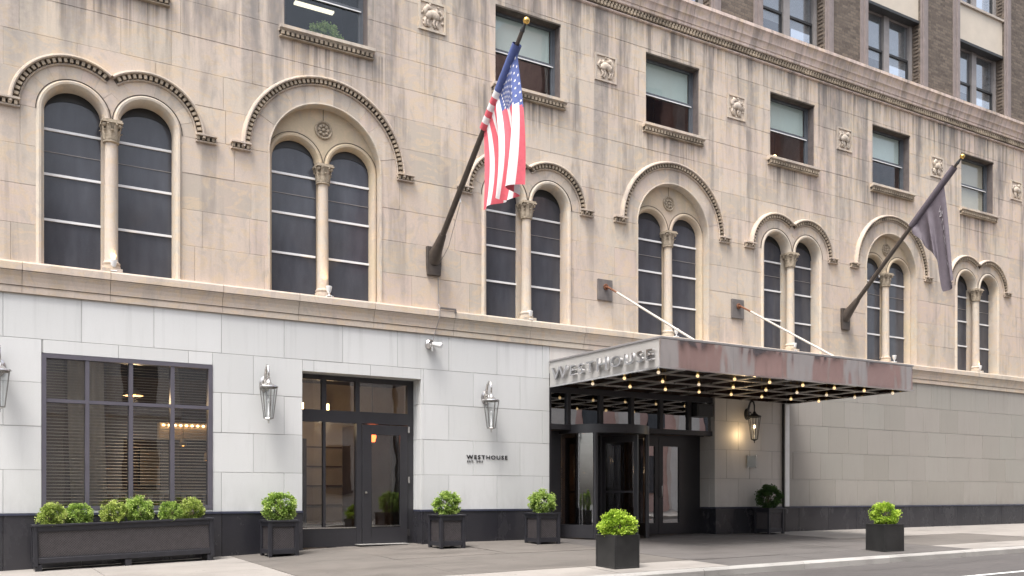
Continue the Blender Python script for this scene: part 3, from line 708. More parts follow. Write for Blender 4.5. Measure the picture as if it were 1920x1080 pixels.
# ---- carved animal panels
def relief(c, kind):
    z = 10.72; hs = .27; fr = MB()
    for a, b, p, q in ((c - hs - .045, c - hs, z - .045, z + 2 * hs + .045), (c + hs, c + hs + .045, z - .045, z + 2 * hs + .045), (c - hs, c + hs, z - .045, z), (c - hs, c + hs, z + 2 * hs, z + 2 * hs + .045)): fr.box(a, b, -.035, .02, p, q)
    p_ = fr.build('carved_panel', 'stone_trim', hotel)
    MB().box(c - hs, c + hs, -.008, .02, z, z + 2 * hs).build('panel_ground', 'carving_pale', p_)
    r2 = random.Random(kind * 13 + 5); m = MB(); cz = z + hs
    sg = 1 if kind % 2 else -1
    # beast: curved body, neck, head, legs, tail
    body = [(c + sg * (-.14 + .29 * t), -.035, cz - .05 + .10 * math.sin(PI * t)) for t in [i / 6 for i in range(7)]]
    m.tube(body, [.05, .085, .095, .085, .08, .085, .06], 10)
    m.tube([(c + sg * .13, -.04, cz), (c + sg * .17, -.05, cz + .1), (c + sg * .11, -.055, cz + .17), (c + sg * .02, -.05, cz + .14)], [.06, .055, .06, .035], 8)
    for lx in (-.12, -.05, .09, .15): m.tube([(c + sg * lx, -.03, cz - .06), (c + sg * (lx + .03), -.04, cz - .14), (c + sg * (lx - .02), -.035, cz - .23)], [.035, .025, .028], 7)
    m.tube([(c - sg * .16, -.02, cz - .04), (c - sg * .23, -.035, cz + .05), (c - sg * .17, -.04, cz + .14), (c - sg * .10, -.04, cz + .10), (c - sg * .08, -.035, cz + .17)], [.03, .028, .026, .024, .03], 7)
    for i in range(9):
        a = r2.uniform(0, 2 * PI); q = r2.uniform(.19, .24); m.sphere((c + max(-.24, min(.24, q * 1.15 * math.cos(a))), -.012, cz + max(-.24, min(.24, q * 1.15 * math.sin(a)))), r2.uniform(.02, .035), 7, 5)
    m.build('carved_beast', 'stone_trim' if kind > 1 else 'carving_pale', p_, smooth=True).scale = (1, .6, 1)
for i, c in enumerate((8.58, 13.1, 17.3, 21.47, 25.68, 29.9)): relief(c, i)

# ---- cornice
fz = MB().prismx([(.3, 12.36), (-.03, 12.36), (-.06, 12.375), (-.06, 12.40), (-.03, 12.42), (-.03, 12.60), (.3, 12.60)], WX0, WX1).build('cornice', 'stone_cornice', hotel)
MB().box(WX0 + .01, WX1 - .01, -.045, -.031, 12.425, 12.58).build('frieze_ground', 'soot_and_shade', fz)
d = MB(); x = WX0 + .05
while x < WX1 - .1:
    d.box(x, x + .052, -.10, -.045, 12.43, 12.50); d.box(x + .048, x + .095, -.085, -.045, 12.515, 12.57); x += .098
d.build('dentil_row', 'dentil_stone', fz, kind='stuff')
cp = [(.35, 12.582), (-.10, 12.582), (-.115, 12.60), (-.115, 12.66), (-.135, 12.67), (-.14, 12.70), (-.155, 12.77), (-.185, 12.82), (-.20, 12.83), (-.20, 12.87), (-.21, 12.90), (-.235, 12.99), (-.275, 13.04), (-.295, 13.05), (-.295, 13.13), (.35, 13.16)]
x = WX0
while x < WX1:
    b = min(x + rnd.uniform(1.5, 2.2), WX1); MB().prismx(cp, x + .004, b - .004).build('cornice_stone', 'stone_cornice', fz, smooth=30); x = b

# ---- brick storeys above the cornice
CBR = [15.2, 19.45, 23.67, 28.02, 32.4]
BZ1 = 19.0
holes = [(c - 1.22, c + 1.22, 12.7, BZ1 + 1) for c in CBR]
bw = grid_wall(WX0, WX1, 12.7, BZ1, .0, .5, holes).build('brick_wall', 'brick', hotel)
bw['label'] = 'brown brick wall above the cornice'
def brick_bay(c):
    s_ = MB()
    for s in (-1, 1):
        a, b = sorted((c + s * 1.22, c + s * 1.53)); s_.prism([(a, 12.9), (b, 12.9), (b, BZ1), (a, BZ1)], -.05, -.001)
        a2, b2 = sorted((c + s * 1.28, c + s * 1.40)); s_.box(a2, b2, -.09, -.05, 12.9, BZ1)
    bay = s_.build('window_bay', 'terracotta_strip', hotel)
    tb = MB()
    for z in [12.9 + .11 * i for i in range(int((BZ1 - 12.9) / .11))]:
        for s in (-1, 1): a, b = sorted((c + s * 1.20, c + s * 1.235)); tb.box(a, b, .06, .22, z, z + .055)
    tb.build('quoin_brick', 'brick', bay, kind='stuff')
    for z0, z1 in ((12.75, 15.22), (16.42, 18.9)):
        y = .3; f = MB()
        for a, b in ((c - 1.2, c - 1.08), (c - .12, c + .12), (c + 1.08, c + 1.2)): f.box(a, b, y - .04, y + .12, z0, z1)
        for s in (-1, 1): f.box(c + s * .6 - .48, c + s * .6 + .48, y, y + .1, z1 - .07, z1); f.box(c + s * .6 - .48, c + s * .6 + .48, y, y + .1, z0, z0 + .06)
        w_ = f.build('paired_window', 'sash_grey', bay); zm = z0 + 1.36
        for s in (-1, 1):
            cx = c + s * .6; MB().box(cx - .48, cx + .48, y + .01, y + .07, zm - .03, zm + .03).build('meeting_rail', 'dark_iron', w_) if False else None
            r_ = MB().box(cx - .48, cx + .48, y + .01, y + .07, zm - .03, zm + .03); r_.box(cx + .445, cx + .48, y + .01, y + .07, z0 + .06, zm - .03); loc = r_.build('meeting_rail', 'dark_iron', bay)
            MB().box(cx - .48, cx + .48, y + .05, y + .055, z0 + .06, z1 - .07).build('pane', 'glass_upper', bay)
            hb = rnd.choice([.55, .8, 1.15]); MB().box(cx - .46, cx + .46, y + .1, y + .105, zm - .25 if z0 < 13 else z1 - hb, z1 - .07).build('roller_blind', 'blind_grey', bay)
        MB().box(c - 1.2, c + 1.2, 1.2, 1.25, z0, z1).build('room_shell', 'room_dark', bay)
    sp = MB().prism([(c - 1.2, 15.25), (c + 1.2, 15.25), (c + 1.2, 16.36), (c - 1.2, 16.36)], .05, .25).build('spandrel_panel', 'spandrel', bay)
    MB().box(c - 1.215, c + 1.215, .02, .28, 15.17, 15.25).build('lintel', 'dark_iron', bay); MB().box(c - 1.215, c + 1.215, -.01, .28, 16.36, 16.43).build('sill', 'spandrel_edge', bay)
for c in CBR: brick_bay(c)

# ---- lower storey: pale cladding, black granite plinth
LZ = [.69, 1.42, 2.155, 2.89, 3.62, 4.355]
WIN = (1.29, 4.10, .74, 3.39); DOOR = (5.80, 8.33, -1, 3.40); ENT = (11.53, 16.56, -1, 3.75)
lower = grid_wall(WX0, WX1, -.6, 4.35, .012, .19, [(a - .012, b + .012, c - .012, d + .012) for a, b, c, d in (WIN, DOOR, ENT)]).build('lower_wall', 'mortar_grey', hotel)
lower['label'] = 'smooth pale stone cladding of the ground floor'
def sub_rect(a, b, za, zb, h):
    if h[0] >= b or h[1] <= a or h[2] >= zb or h[3] <= za: return [(a, b, za, zb)]
    out = []
    if a < h[0]: out.append((a, h[0], za, zb))
    if b > h[1]: out.append((h[1], b, za, zb))
    a2, b2 = max(a, h[0]), min(b, h[1])
    if zb > h[3]: out.append((a2, b2, h[3], zb))
    if za < h[2]: out.append((a2, b2, za, h[2]))
    return out
def panels(x0, x1, step, off, mat, zlist, jit=0):
    for k, (za, zb) in enumerate(zip(zlist, zlist[1:])):
        x = x0 - (off if k % 2 else 0)
        while x < x1 - .01:
            wd = step * (1 + rnd.uniform(-jit, jit)); a, b = max(x, x0), min(x + wd, x1); x += wd
            if b - a < .05: continue
            R_ = [(a, b, za, zb)]
            for h in (WIN, DOOR, ENT): R_ = [q for r in R_ for q in sub_rect(*r, h)]
            for (p, q, s, t) in R_:
                if q - p < .03 or t - s < .03: continue
                g = .004; yj = rnd.uniform(-.0025, .0025)
                MB().box(p + g, q - g, yj, .2, s + g, t - g).build('cladding_panel', mat, lower, bevel=.002)
LZr = LZ[::-1]
panels(WX0 + .0, 11.53, 1.18, .59, 'clad_white', LZ)
panels(11.53, 16.56, 1.26, .6, 'clad_pier', LZ[-2:])
panels(16.56, 19.02, .82, .41, 'clad_pier', LZ)
panels(19.02, WX1, .92, .4, 'clad_beige', LZ, .22)
x = WX0
brk = sorted(set([WX0 + i * 1.18 for i in range(40)] + [5.80, 8.33, 11.53, 16.56, 19.0, WX1]))
for a, b in zip(brk, brk[1:]):
    if b > WX1 + .01 or (5.79 < (a + b) / 2 < 8.33) or (11.53 < (a + b) / 2 < 16.56) or b - a < .03: continue
    MB().box(a + .003, b - .003, -.035, .2, lerp_tab((a + b) / 2, WALLZ) - .25, .655).build('granite_panel', 'granite', lower, bevel=.003)
    MB().box(a + .001, b - .001, -.05, .2, .658, .69).build('granite_cap', 'granite_edge', lower)
# reveals of the two entrances
for (xr, dep, mat, nm, sgn) in ((8.33, .5, 'clad_white', 'reveal_panel', 1), (16.56, .62, 'clad_pier', 'reveal_panel', 1), (5.80, .5, 'clad_white', 'reveal_panel', -1), (11.53, .62, 'clad_white', 'reveal_panel', -1)):
    top = 3.40 if xr < 9 else 3.75
    a, b = sorted((xr - .001 * sgn, xr + .08 * sgn))
    for za, zb in zip(LZ, LZ[1:]):
        zb = min(zb, top)
        if zb > za: MB().box(a, b, .203, dep, za + .004, zb - .004).build(nm, mat, lower)
    MB().box(a, b, .203, dep, -.2, .655).build('granite_panel', 'granite', lower); MB().box(a - .004, b + .004, .203, dep, .658, .69).build('granite_cap', 'granite_edge', lower)
MB().box(5.8, 8.33, .202, .5, 3.401, 3.45).build('soffit_panel', 'clad_white', lower)

# ---- big shop window
x0, x1, z0, z1 = WIN; y = .06
f = MB(); f.box(x0, x1, -.012, y + .1, z1 - .075, z1 - .003); f.box(x0, x1, -.012, y + .1, z0 + .003, z0 + .07); f.box(x0, x0 + .07, -.012, y + .1, z0 + .07, z1 - .075); f.box(x1 - .07, x1, -.012, y + .1, z0 + .07, z1 - .075)
shopw = f.build('restaurant_window', 'frame_purple', hotel)
mulls = [1.995, 2.70, 3.40]; tz = 2.60
for m_ in mulls: MB().box(m_ - .032, m_ + .032, .0, y + .09, z0 + .07, z1 - .075).build('mullion', 'frame_purple', shopw)
ed = [x0 + .07] + mulls + [x1 - .07]
for i in range(4):
    a = ed[i] + (.032 if i else 0); b = ed[i + 1] - (.032 if i < 3 else 0)
    MB().box(a, b, .005, y + .08, tz - .03, tz + .03).build('transom', 'frame_purple', shopw)
    MB().box(a, b, y + .02, y + .026, z0 + .07, tz - .03).build('pane', 'glass_front', shopw); MB().box(a, b, y + .02, y + .026, tz + .03, z1 - .075).build('pane', 'glass_front', shopw)
    k = 0; z = z0 + .10
    while z < tz - .06:
        sl = MB(); n = sl.addv([(a + .01, y + .09, z), (b - .01, y + .09, z), (b - .01, y + .125, z + .012), (a + .01, y + .125, z + .012)]); sl.face([n, n + 1, n + 2, n + 3]); n = sl.addv([(a + .01, y + .09, z - .003), (b - .01, y + .09, z - .003), (b - .01, y + .125, z + .009), (a + .01, y + .125, z + .009)]); sl.face([n + 3, n + 2, n + 1, n])
        sl.face([n - 4, n, n + 1, n - 3])
        sl.build('blind_slat', 'slat', shopw, fixn=False); z += .056
    z = tz + .07
    while z < z1 - .1:
        sl = MB().box(a + .01, b - .01, y + .10, y + .104, z, z + .006); sl.build('blind_slat', 'slat', shopw); z += .048
# restaurant interior
room = MB(); room.box(-.5, 5.6, 5.2, 5.25, -.3, 3.7); room.box(-.55, -.5, .46, 5.2, -.3, 3.7); room.box(5.6, 5.65, .46, 5.2, -.3, 3.7)
rm_ = room.build('restaurant_room', 'room_brown', hotel)
MB().box(-.5, 5.6, .46, 5.2, -.32, -.28).build('floor', 'room_floor', rm_); MB().box(-.5, 5.6, .46, 5.2, 3.7, 3.75).build('ceiling', 'room_dark', rm_)
def curtain(xa, xb, y, z0, z1, label, amp=.05, sw_=0):
    m = MB(); N = 40; pts = []
    for i in range(N + 1):
        t = i / N; x = xa + (xb - xa) * t; pts.append((x, amp * math.sin(t * (xb - xa) * 26)))
    for zi in range(5):
        k = zi / 4; m.addv([(px + sw_ * (1 - k) ** 2, y + py, z0 + (z1 - z0) * k) for px, py in pts])
    for zi in range(4):
        for i in range(N): n = zi * (N + 1) + i; m.face([n, n + 1, n + N + 2, n + N + 1])
    o = m.build('curtain', 'curtain', None, smooth=True, fixn=False); tag(o, label, 'curtain', 'curtains inside the restaurant window'); return o
curtain(1.75, 2.35, .75, -.2, 3.6, 'beige drape hanging behind the left pane of the restaurant window', sw_=.12)
curtain(4.35, 5.2, .85, -.2, 3.6, 'beige drape gathered behind the right pane of the restaurant window', sw_=-.15)
# balustrade behind the glass
bl = MB(); bl.box(1.9, 5.4, .95, 1.13, 1.02, 1.09)
bal = bl.build('balustrade', 'white_plaster'); tag(bal, 'white balustrade with turned balusters low behind the restaurant window', 'balustrade')
MB().box(1.9, 5.4, .96, 1.12, .22, .3).build('bottom_rail', 'white_plaster', bal)
bm0 = MB().lathe([(.05, 0), (.05, .05), (.03, .08), (.055, .2), (.075, .32), (.05, .47), (.03, .6), (.045, .66), (.05, .72)], (0, 0, 0), 12).mesh('baluster', 'white_plaster', smooth=True)
for i in range(17):
    o = bpy.data.objects.new('baluster', bm0); COL.objects.link(o); o.parent = bal; o.location = Vector((2.0 + i * .2, 1.04, .3)) - bal.location
# bar marquee with its row of bulbs
mq = MB().box(3.7, 4.75, 2.9, 3.15, 2.16, 2.52).build('bar_marquee', 'room_tan'); tag(mq, 'lit marquee with a row of small bulbs deep in the restaurant', 'marquee')
for i in range(9): MB().sphere((3.78 + i * .115, 2.87, 2.46), .026, 8, 6).build('bulb', 'bulb_soft', mq, smooth=True)
MB().box(3.75, 4.7, 3.0, 3.1, -.28, 2.159).build('back_panel', 'room_dark', mq)
def pendant(x, y, z, label, r=.13, mat='lamp_amber', cat='lamp', grp='lit lamps inside the restaurant', watt=0):
    sh = MB().lathe([(.03, .16), (.05, .15), (r, .0), (r - .008, .0), (.045, .14), (.025, .15)], (x, y, z), 16).build('pendant_lamp', 'curtain', None, smooth=True)
    MB().sphere((x, y, z + .04), .045, 10, 8).build('bulb', mat, sh, smooth=True); MB().tube([(x, y, z + .15), (x, y, 3.69)], .006, 6).build('cord', 'dark_iron', sh)
    tag(sh, label, cat, grp)
    if watt:
        l_ = bpy.data.lights.new('pendant_light', 'POINT'); l_.energy = watt; l_.color = (1, .68, .38); l_.shadow_soft_size = .08; q = bpy.data.objects.new('pendant_light', l_); COL.objects.link(q); q.location = (x, y, z - .08)
pendant(3.05, 2.0, 2.95, 'pendant lamp seen through the upper second pane of the restaurant window', .2, watt=14)
pendant(3.95, 1.8, 1.98, 'small amber pendant lamp in the third pane of the restaurant window', .07)
pendant(2.35, 2.6, 2.55, 'amber pendant lamp behind the second pane of the restaurant window', .16)
pendant(4.75, 1.3, 2.35, 'amber pendant lamp near the right edge of the restaurant window', .06)
pendant(4.55, 2.4, 1.72, 'lowest amber pendant lamp in the third pane of the restaurant window', .07)
# picture frames / bar shelf on the back wall
def picture(x, y, z, w_, h, mat, label):
    o = MB().box(x - w_ / 2, x + w_ / 2, y, y + .03, z, z + h).build('picture_frame', 'frame_dark'); MB().box(x - w_ / 2 + .04, x + w_ / 2 - .04, y - .005, y - .001, z + .04, z + h - .04).build('picture', mat, o); tag(o, label, 'picture')
picture(4.0, 5.15, 1.2, .7, .9, 'room_tan', 'tan picture on the back wall of the restaurant')
picture(2.7, 5.15, 1.3, .5, .7, 'curtain', 'small pale picture on the back wall of the restaurant')

# ---- side door with transom lights
y = .36; x0, x1 = 5.80, 8.33; zt, zb = 3.40, lerp_tab(7, WALLZ) - .02
f = MB(); f.box(x0, x1, y, y + .1, zt - .1, zt); f.box(x0, x0 + .06, y, y + .1, zb, zt - .1); f.box(x1 - .14, x1, y, y + .1, zb, zt - .1); f.box(x0 + .06, x1 - .14, y - .01, y + .11, 2.46, 2.70)
f.box(x0 + .06, 7.13, y - .005, y + .1, zb, .34)
for a in (6.37, 7.08): f.box(a - .045, a + .045, y, y + .1, 2.70, zt - .1)
f.box(6.35, 6.40, y, y + .1, .34, 2.46); f.box(7.05, 7.16, y - .02, y + .1, zb + .01, 2.46)
side = f.build('side_entrance', 'frame_dark', hotel); side['label'] = 'dark framed glazed entrance'
for a, b, p, q in ((5.86, 6.325, 2.7, 3.3), (6.415, 7.035, 2.7, 3.3), (7.125, 8.19, 2.7, 3.3), (5.86, 6.35, .34, 2.46), (6.40, 7.05, .34, 2.46)): MB().box(a, b, y + .05, y + .056, p, q).build('pane', 'glass_front', side)
dl = MB(); dz0, dz1 = zb + .03, 2.44; da, db = 7.17, 8.18
dl.box(da, da + .2, y - .03, y + .04, dz0, dz1); dl.box(db - .17, db, y - .03, y + .04, dz0, dz1); dl.box(da + .2, db - .17, y - .03, y + .04, dz1 - .2, dz1); dl.box(da + .2, db - .17, y - .03, y + .04, dz0, .36)
leaf = dl.build('door', 'frame_dark', side, bevel=.004)
MB().box(da + .2, db - .17, y + .0, y + .006, .36, dz1 - .2).build('pane', 'glass_front', side)
bd = MB(); bd.box(da + .2, db - .17, y - .036, y - .02, .345, .375); bd.box(5.86, 7.04, y - .012, y - .004, .325, .35); bd.build('glazing_bead', 'nickel', side)
MB().tube([(da + .07, y - .06, 1.05), (da + .07, y - .04, 1.05), (da + .07, y - .03, 1.05)], .025, 10).build('lock', 'nickel', side, smooth=40)
for z in (.15, 1.25, 2.3): MB().box(db - .01, db + .03, y - .07, y - .03, z, z + .13).build('hinge', 'nickel', side)
MB().box(7.0, 8.1, .05, .33, gz(7.5, 0) + .006, gz(7.5, 0) + .016).build('threshold', 'kerb_stone', side)
# vestibule behind the side door
vb = MB(); vb.box(5.7, 9.2, 3.4, 3.45, -.2, 3.7); vb.box(9.2, 9.25, .5, 3.4, -.2, 3.7)
v_ = vb.build('vestibule', 'room_tan', hotel); MB().box(5.7, 9.2, .5, 3.4, -.14, -.1).build('floor', 'room_floor', v_); MB().box(5.7, 9.2, .5, 3.4, 3.6, 3.65).build('ceiling', 'room_dark', v_)
MB().box(6.0, 7.0, 3.3, 3.39, -.1, 2.3).build('inner_door', 'room_dark', v_); MB().box(7.9, 8.6, 2.2, 3.38, -.1, 2.6).build('wall_pier', 'room_brown', v_)
for i in range(5): MB().box(7.02, 7.88, 3.36, 3.398, .3 + i * .45, .33 + i * .45).build('wall_batten', 'room_brown', v_)
sg = MB().box(7.68, 7.90, 1.2, 1.4, 2.42, 2.45).build('hanging_lamp', 'dark_iron'); tag(sg, 'small amber lamp hanging inside the side entrance', 'lamp')
MB().lathe([(.001, 0), (.06, 0), (.085, .1), (.07, .24), (.001, .26)], (7.79, 1.3, 2.15), 12).build('lamp_shade', 'neon', sg, smooth=True); MB().tube([(7.79, 1.3, 2.45), (7.79, 1.3, 3.6)], .008, 6).build('cord', 'dark_iron', sg)
def sconce(x, yy, z, label):
    o = MB().box(x - .05, x + .05, yy, yy + .06, z, z + .36).build('wall_light', 'nickel'); MB().tube([(x, yy - .05, z + .03), (x, yy - .05, z + .33)], .028, 8).build('bulb', 'bulb_soft', o); tag(o, label, 'lamp', 'tube lights inside the side entrance')
sconce(6.75, 2.9, 2.75, 'left tube light seen through the side entrance transom'); sconce(7.35, 2.9, 2.75, 'right tube light seen through the side entrance transom')
ch = MB(); ch.lathe([(.02, .3), (.03, .25), (.04, .1), (.09, .05), (.02, 0)], (6.9, 1.9, 2.62), 14); chd = ch.build('chandelier', 'brass', None, smooth=True); tag(chd, 'brass chandelier with candle bulbs inside the side entrance', 'chandelier')
for i in range(6):
    a = 2 * PI * i / 6; MB().tube([(6.9, 1.9, 2.67), (6.9 + .15 * math.cos(a), 1.9 + .15 * math.sin(a), 2.62), (6.9 + .26 * math.cos(a), 1.9 + .26 * math.sin(a), 2.72)], .01, 6).build('arm', 'brass', chd, smooth=True)
    MB().sphere((6.9 + .26 * math.cos(a), 1.9 + .26 * math.sin(a), 2.77), .028, 8, 6, (1, 1, 1.7)).build('bulb', 'bulb_soft', chd, smooth=True)
MB().tube([(6.9, 1.9, 2.92), (6.9, 1.9, 3.6)], .008, 6).build('chain', 'brass', chd)
l_ = bpy.data.lights.new('chandelier_light', 'POINT'); l_.energy = 7; l_.color = (1, .74, .46); l_.shadow_soft_size = .2; q = bpy.data.objects.new('chandelier_light', l_); COL.objects.link(q); q.location = (6.9, 1.9, 2.5)

# ---- main entrance: revolving door, swing doors, transom
GZ = .015
en = MB(); ex0, ex1 = 11.53, 16.56; ty = .10
en.box(ex0, ex1, ty - .03, ty + .1, 3.34, 3.46); en.box(ex0, ex1, ty - .02, ty + .1, 2.50, 2.62)
for a in (11.58, 12.12, 13.05, 13.97, 14.88, 15.80): en.box(a - .05, a + .05, ty - .03, ty + .08, 2.62, 3.34)
en.box(ex0, ex1, .065, .18, 3.462, 3.76); en.box(ex0, 12.2, .52, .6, GZ, 2.5); en.box(ex0, ex0 + .12, .1, .518, GZ, 2.5); en.box(15.95, ex1, .54, .62, GZ, 3.34)
entr = en.build('main_entrance', 'frame_dark', hotel, bevel=.003); entr['label'] = 'dark bronze entrance with curved revolving door under the canopy'
tb = [11.63, 12.07, 12.17, 13.0, 13.1, 13.92, 14.02, 14.83, 14.93, 15.75, 15.85, 16.55]
for a, b in zip(tb[::2], tb[1::2]): MB().box(a, b, ty + .03, ty + .036, 2.62, 3.34).build('transom_pane', 'glass_transom', entr)
MB().box(ex0, ex1, ty + .3, ty + .34, 2.5, 3.45).build('transom_back', 'room_dark', entr)
DC, DY, DR = 13.28, .42, 1.1
dr = MB()
dr.lathe([(DR - .06, 0), (DR + .05, 0), (DR + .05, .2), (DR - .06, .2)], (DC, DY, 2.42), 64); dr.lathe([(.001, 0), (DR - .05, 0), (DR - .05, .19), (.001, .19)], (DC, DY, 2.425), 64)
drum = dr.build('revolving_door', 'frame_dark', hotel, smooth=35); drum['label'] = 'revolving door drum with curved glass wings'
def onc(a, r): return (DC + r * math.sin(a), DY - r * math.cos(a))
for a0, a1 in ((-138, -43), (43, 138)):
    cg = MB(); N = 20
    for i in range(N + 1):
        a = R(a0 + (a1 - a0) * i / N)
        for r in (DR - .005, DR + .005): px_, py_ = onc(a, r); cg.addv([(px_, py_, GZ + .3), (px_, py_, 2.42)])
    for i in range(N):
        n = i * 4; cg.face([n, n + 1, n + 5, n + 4]); cg.face([n + 2, n + 6, n + 7, n + 3])
    cg.build('curved_pane', 'glass_curved', drum, smooth=True)
    kp = MB(); st = 0
    for i in range(N + 1):
        a = R(a0 + (a1 - a0) * i / N)
        for r in (DR - .03, DR + .03): px_, py_ = onc(a, r); kp.addv([(px_, py_, GZ), (px_, py_, GZ + .3)])
    for i in range(N):
        n = i * 4; kp.face([n, n + 1, n + 5, n + 4]); kp.face([n + 2, n + 6, n + 7, n + 3]); kp.face([n + 1, n + 3, n + 7, n + 5])
    kp.build('kick_plate', 'frame_dark', drum, smooth=40)
    for a in (a0, a1):
        px_, py_ = onc(R(a), DR); po = MB().tube([(px_, py_, GZ - .02), (px_, py_, 2.44)], .055, 12); po.build('post', 'frame_dark', drum, smooth=40)
for i in range(4):
    a = R(20 + 90 * i); c_, s_ = math.sin(a), -math.cos(a)
    def wingbox(r0, r1, za, zb, t):
        m = MB(); nx_, ny_ = -s_, c_
        P = []
        for r in (r0, r1):
            for q in (-t, t): P.append((DC + c_ * r + nx_ * q, DY + s_ * r + ny_ * q))
        n = m.addv([(P[k][0], P[k][1], z) for z in (za, zb) for k in (0, 1, 3, 2)])
        for q in ((0, 3, 2, 1), (4, 5, 6, 7), (0, 1, 5, 4), (1, 2, 6, 5), (2, 3, 7, 6), (3, 0, 4, 7)): m.face([n + k for k in q])
        return m
    for r0, r1, za, zb in ((.05, .14, GZ + .02, 2.4), (.93, 1.03, GZ + .02, 2.4), (.14, .93, GZ + .02, .32), (.14, .93, 2.24, 2.4), (.14, .93, 1.05, 1.10)): wingbox(r0, r1, za, zb, .025).build('wing_frame', 'frame_dark', drum)
    wingbox(.14, .93, .32, 2.24, .004).build('wing_pane', 'glass_curved', drum)
MB().tube([(DC, DY, GZ), (DC, DY, 2.42)], .05, 12).build('centre_shaft', 'frame_dark', drum)
MB().box(11.75, 13.0, -1.75, -.85, GZ - .10, GZ - .055).build('floor_mat', 'black_box', drum) if False else None
# swing doors to the right of the drum
y = .5; sa, sb = 14.42, 15.95
f = MB(); f.box(sa, sb, y - .02, y + .08, 2.40, 2.5); f.box(sa, sa + .07, y - .02, y + .08, GZ, 2.4); f.box(sb - .03, sb, y - .02, y + .08, GZ, 2.4); f.box(15.05, 15.13, y - .02, y + .08, GZ, 2.4)
swd = f.build('swing_doors', 'frame_dark', hotel); swd['label'] = 'narrow glazed doors beside the revolving door'
for a, b, st_ in ((14.49, 15.05, .05), (15.13, 15.92, .13)):
    d_ = MB(); d_.box(a, a + st_, y - .03, y + .03, GZ, 2.4); d_.box(b - st_, b, y - .03, y + .03, GZ, 2.4); d_.box(a + st_, b - st_, y - .03, y + .03, 2.22, 2.4); d_.box(a + st_, b - st_, y - .03, y + .03, GZ, .3); d_.build('door', 'frame_dark', swd)
    MB().box(a + st_, b - st_, y, y + .006, .3, 2.22).build('pane', 'glass_transom', swd)
MB().tube([(15.18, y - .05, .95), (15.18, y - .09, .98), (15.18, y - .09, 1.25), (15.18, y - .05, 1.28)], .012, 8).build('pull_handle', 'nickel', swd, smooth=True)
lb = MB(); lb.box(11.0, 17.0, 4.5, 4.55, -.1, 3.5); lb.box(10.95, 11.0, .65, 4.5, -.1, 3.5); lb.box(17, 17.05, .65, 4.5, -.1, 3.5)
lob = lb.build('lobby', 'room_brown', hotel); MB().box(11, 17, .65, 4.5, -.06, -.02).build('floor', 'room_floor', lob); MB().box(11, 17, .46, 4.5, 3.46, 3.5).build('ceiling', 'room_dark', lob)
MB().box(13.3, 13.75, 4.3, 4.49, 0, 2.6).build('lit_panel', 'room_tan', lob); MB().box(14.3, 14.8, 4.3, 4.49, 0, 2.6).build('lit_panel', 'room_tan', lob)
pendant(12.75, 2.0, 1.75, 'amber pendant lamp seen through the revolving door', .14, 'lamp_amber', 'lamp', 'lit lamps in the lobby', 22); pendant(15.3, 2.6, 2.0, 'pendant lamp deep in the lobby behind the swing doors', .14, 'lamp_amber', 'lamp', 'lit lamps in the lobby', 14)

# ---------------------------------------------------------------- canopy
CX0, CX1, CY, CZ0, CZ1 = 11.53, 19.15, -3.81, 3.43, 4.02
cr = MB(); cr.box(CX0 + .02, CX1 - .02, CY + .02, -.02, 3.80, 3.98)
can = cr.build('entrance_canopy', 'canopy_ceiling'); tag(can, 'wide flat metal canopy with polished fascia and lit lattice underside over the entrance', 'canopy')
MB().box(CX0 - .02, CX1 + .02, CY - .02, -.015, 3.985, 4.03).build('top_edge', 'canopy_top', can, bevel=.005)
MB().box(CX0, CX0 + .02, CY + .021, -.02, CZ0 + .02, 3.984).build('fascia_panel', 'brushed_fascia', can)
MB().box(CX1 - .02, CX1, CY + .021, -.02, CZ0 + .02, 3.984).build('fascia_panel', 'polished_fascia', can)
nseg = 4
for i in range(nseg):
    a = CX0 + (CX1 - CX0) * i / nseg; b = CX0 + (CX1 - CX0) * (i + 1) / nseg
    MB().box(a + .001, b - .001, CY, CY + .02, CZ0 + .02, 3.984).build('fascia_panel', 'polished_fascia', can)
lp = MB(); lp.box(CX0 - .015, CX1 + .015, CY - .015, CY + .05, CZ0 - .01, CZ0 + .019); lp.box(CX0 - .015, CX0 + .05, CY + .051, -.03, CZ0 - .01, CZ0 + .019); lp.box(CX1 - .05, CX1 + .015, CY + .051, -.03, CZ0 - .01, CZ0 + .019)
lp.build('bottom_lip', 'chrome', can)
for yb in (-2.90, -1.80, -.70): MB().box(CX0 + .05, CX1 - .05, yb - .035, yb + .035, 3.452, 3.480).build('lattice_beam', 'beam_metal', can)
for i in range(7):
    a = 12.33 + 1.02 * i; MB().box(a - .035, a + .035, CY + .05, -.05, 3.448, 3.476).build('lattice_beam', 'beam_metal', can)
ln_ = (CX0 + .022, CX0 + .03, CY + .03, -.03), (CX1 - .03, CX1 - .022, CY + .03, -.03), (CX0 + .032, CX1 - .032, CY + .022, CY + .03), (CX0 + .032, CX1 - .032, -.03, -.022)
for q in ln_: MB().box(*q, 3.46, 3.799).build('inner_liner', 'canopy_ceiling', can)
for i in range(8):
    for yy in (-3.42, -2.35, -1.25):
        xx = 11.82 + 1.02 * i
        if xx > CX1 - .15: continue
        bsk = MB().lathe([(.001, 0), (.020, 0), (.024, .03), (.010, .05), (.010, .375), (.001, .375)], (xx, yy, 3.424), 12).build('lamp_socket', 'brass', can, smooth=40); MB().sphere((xx, yy, 3.397), .035, 10, 8).build('bulb', rnd.choice(('bulb', 'bulb', 'bulb_dim')), bsk, smooth=True)
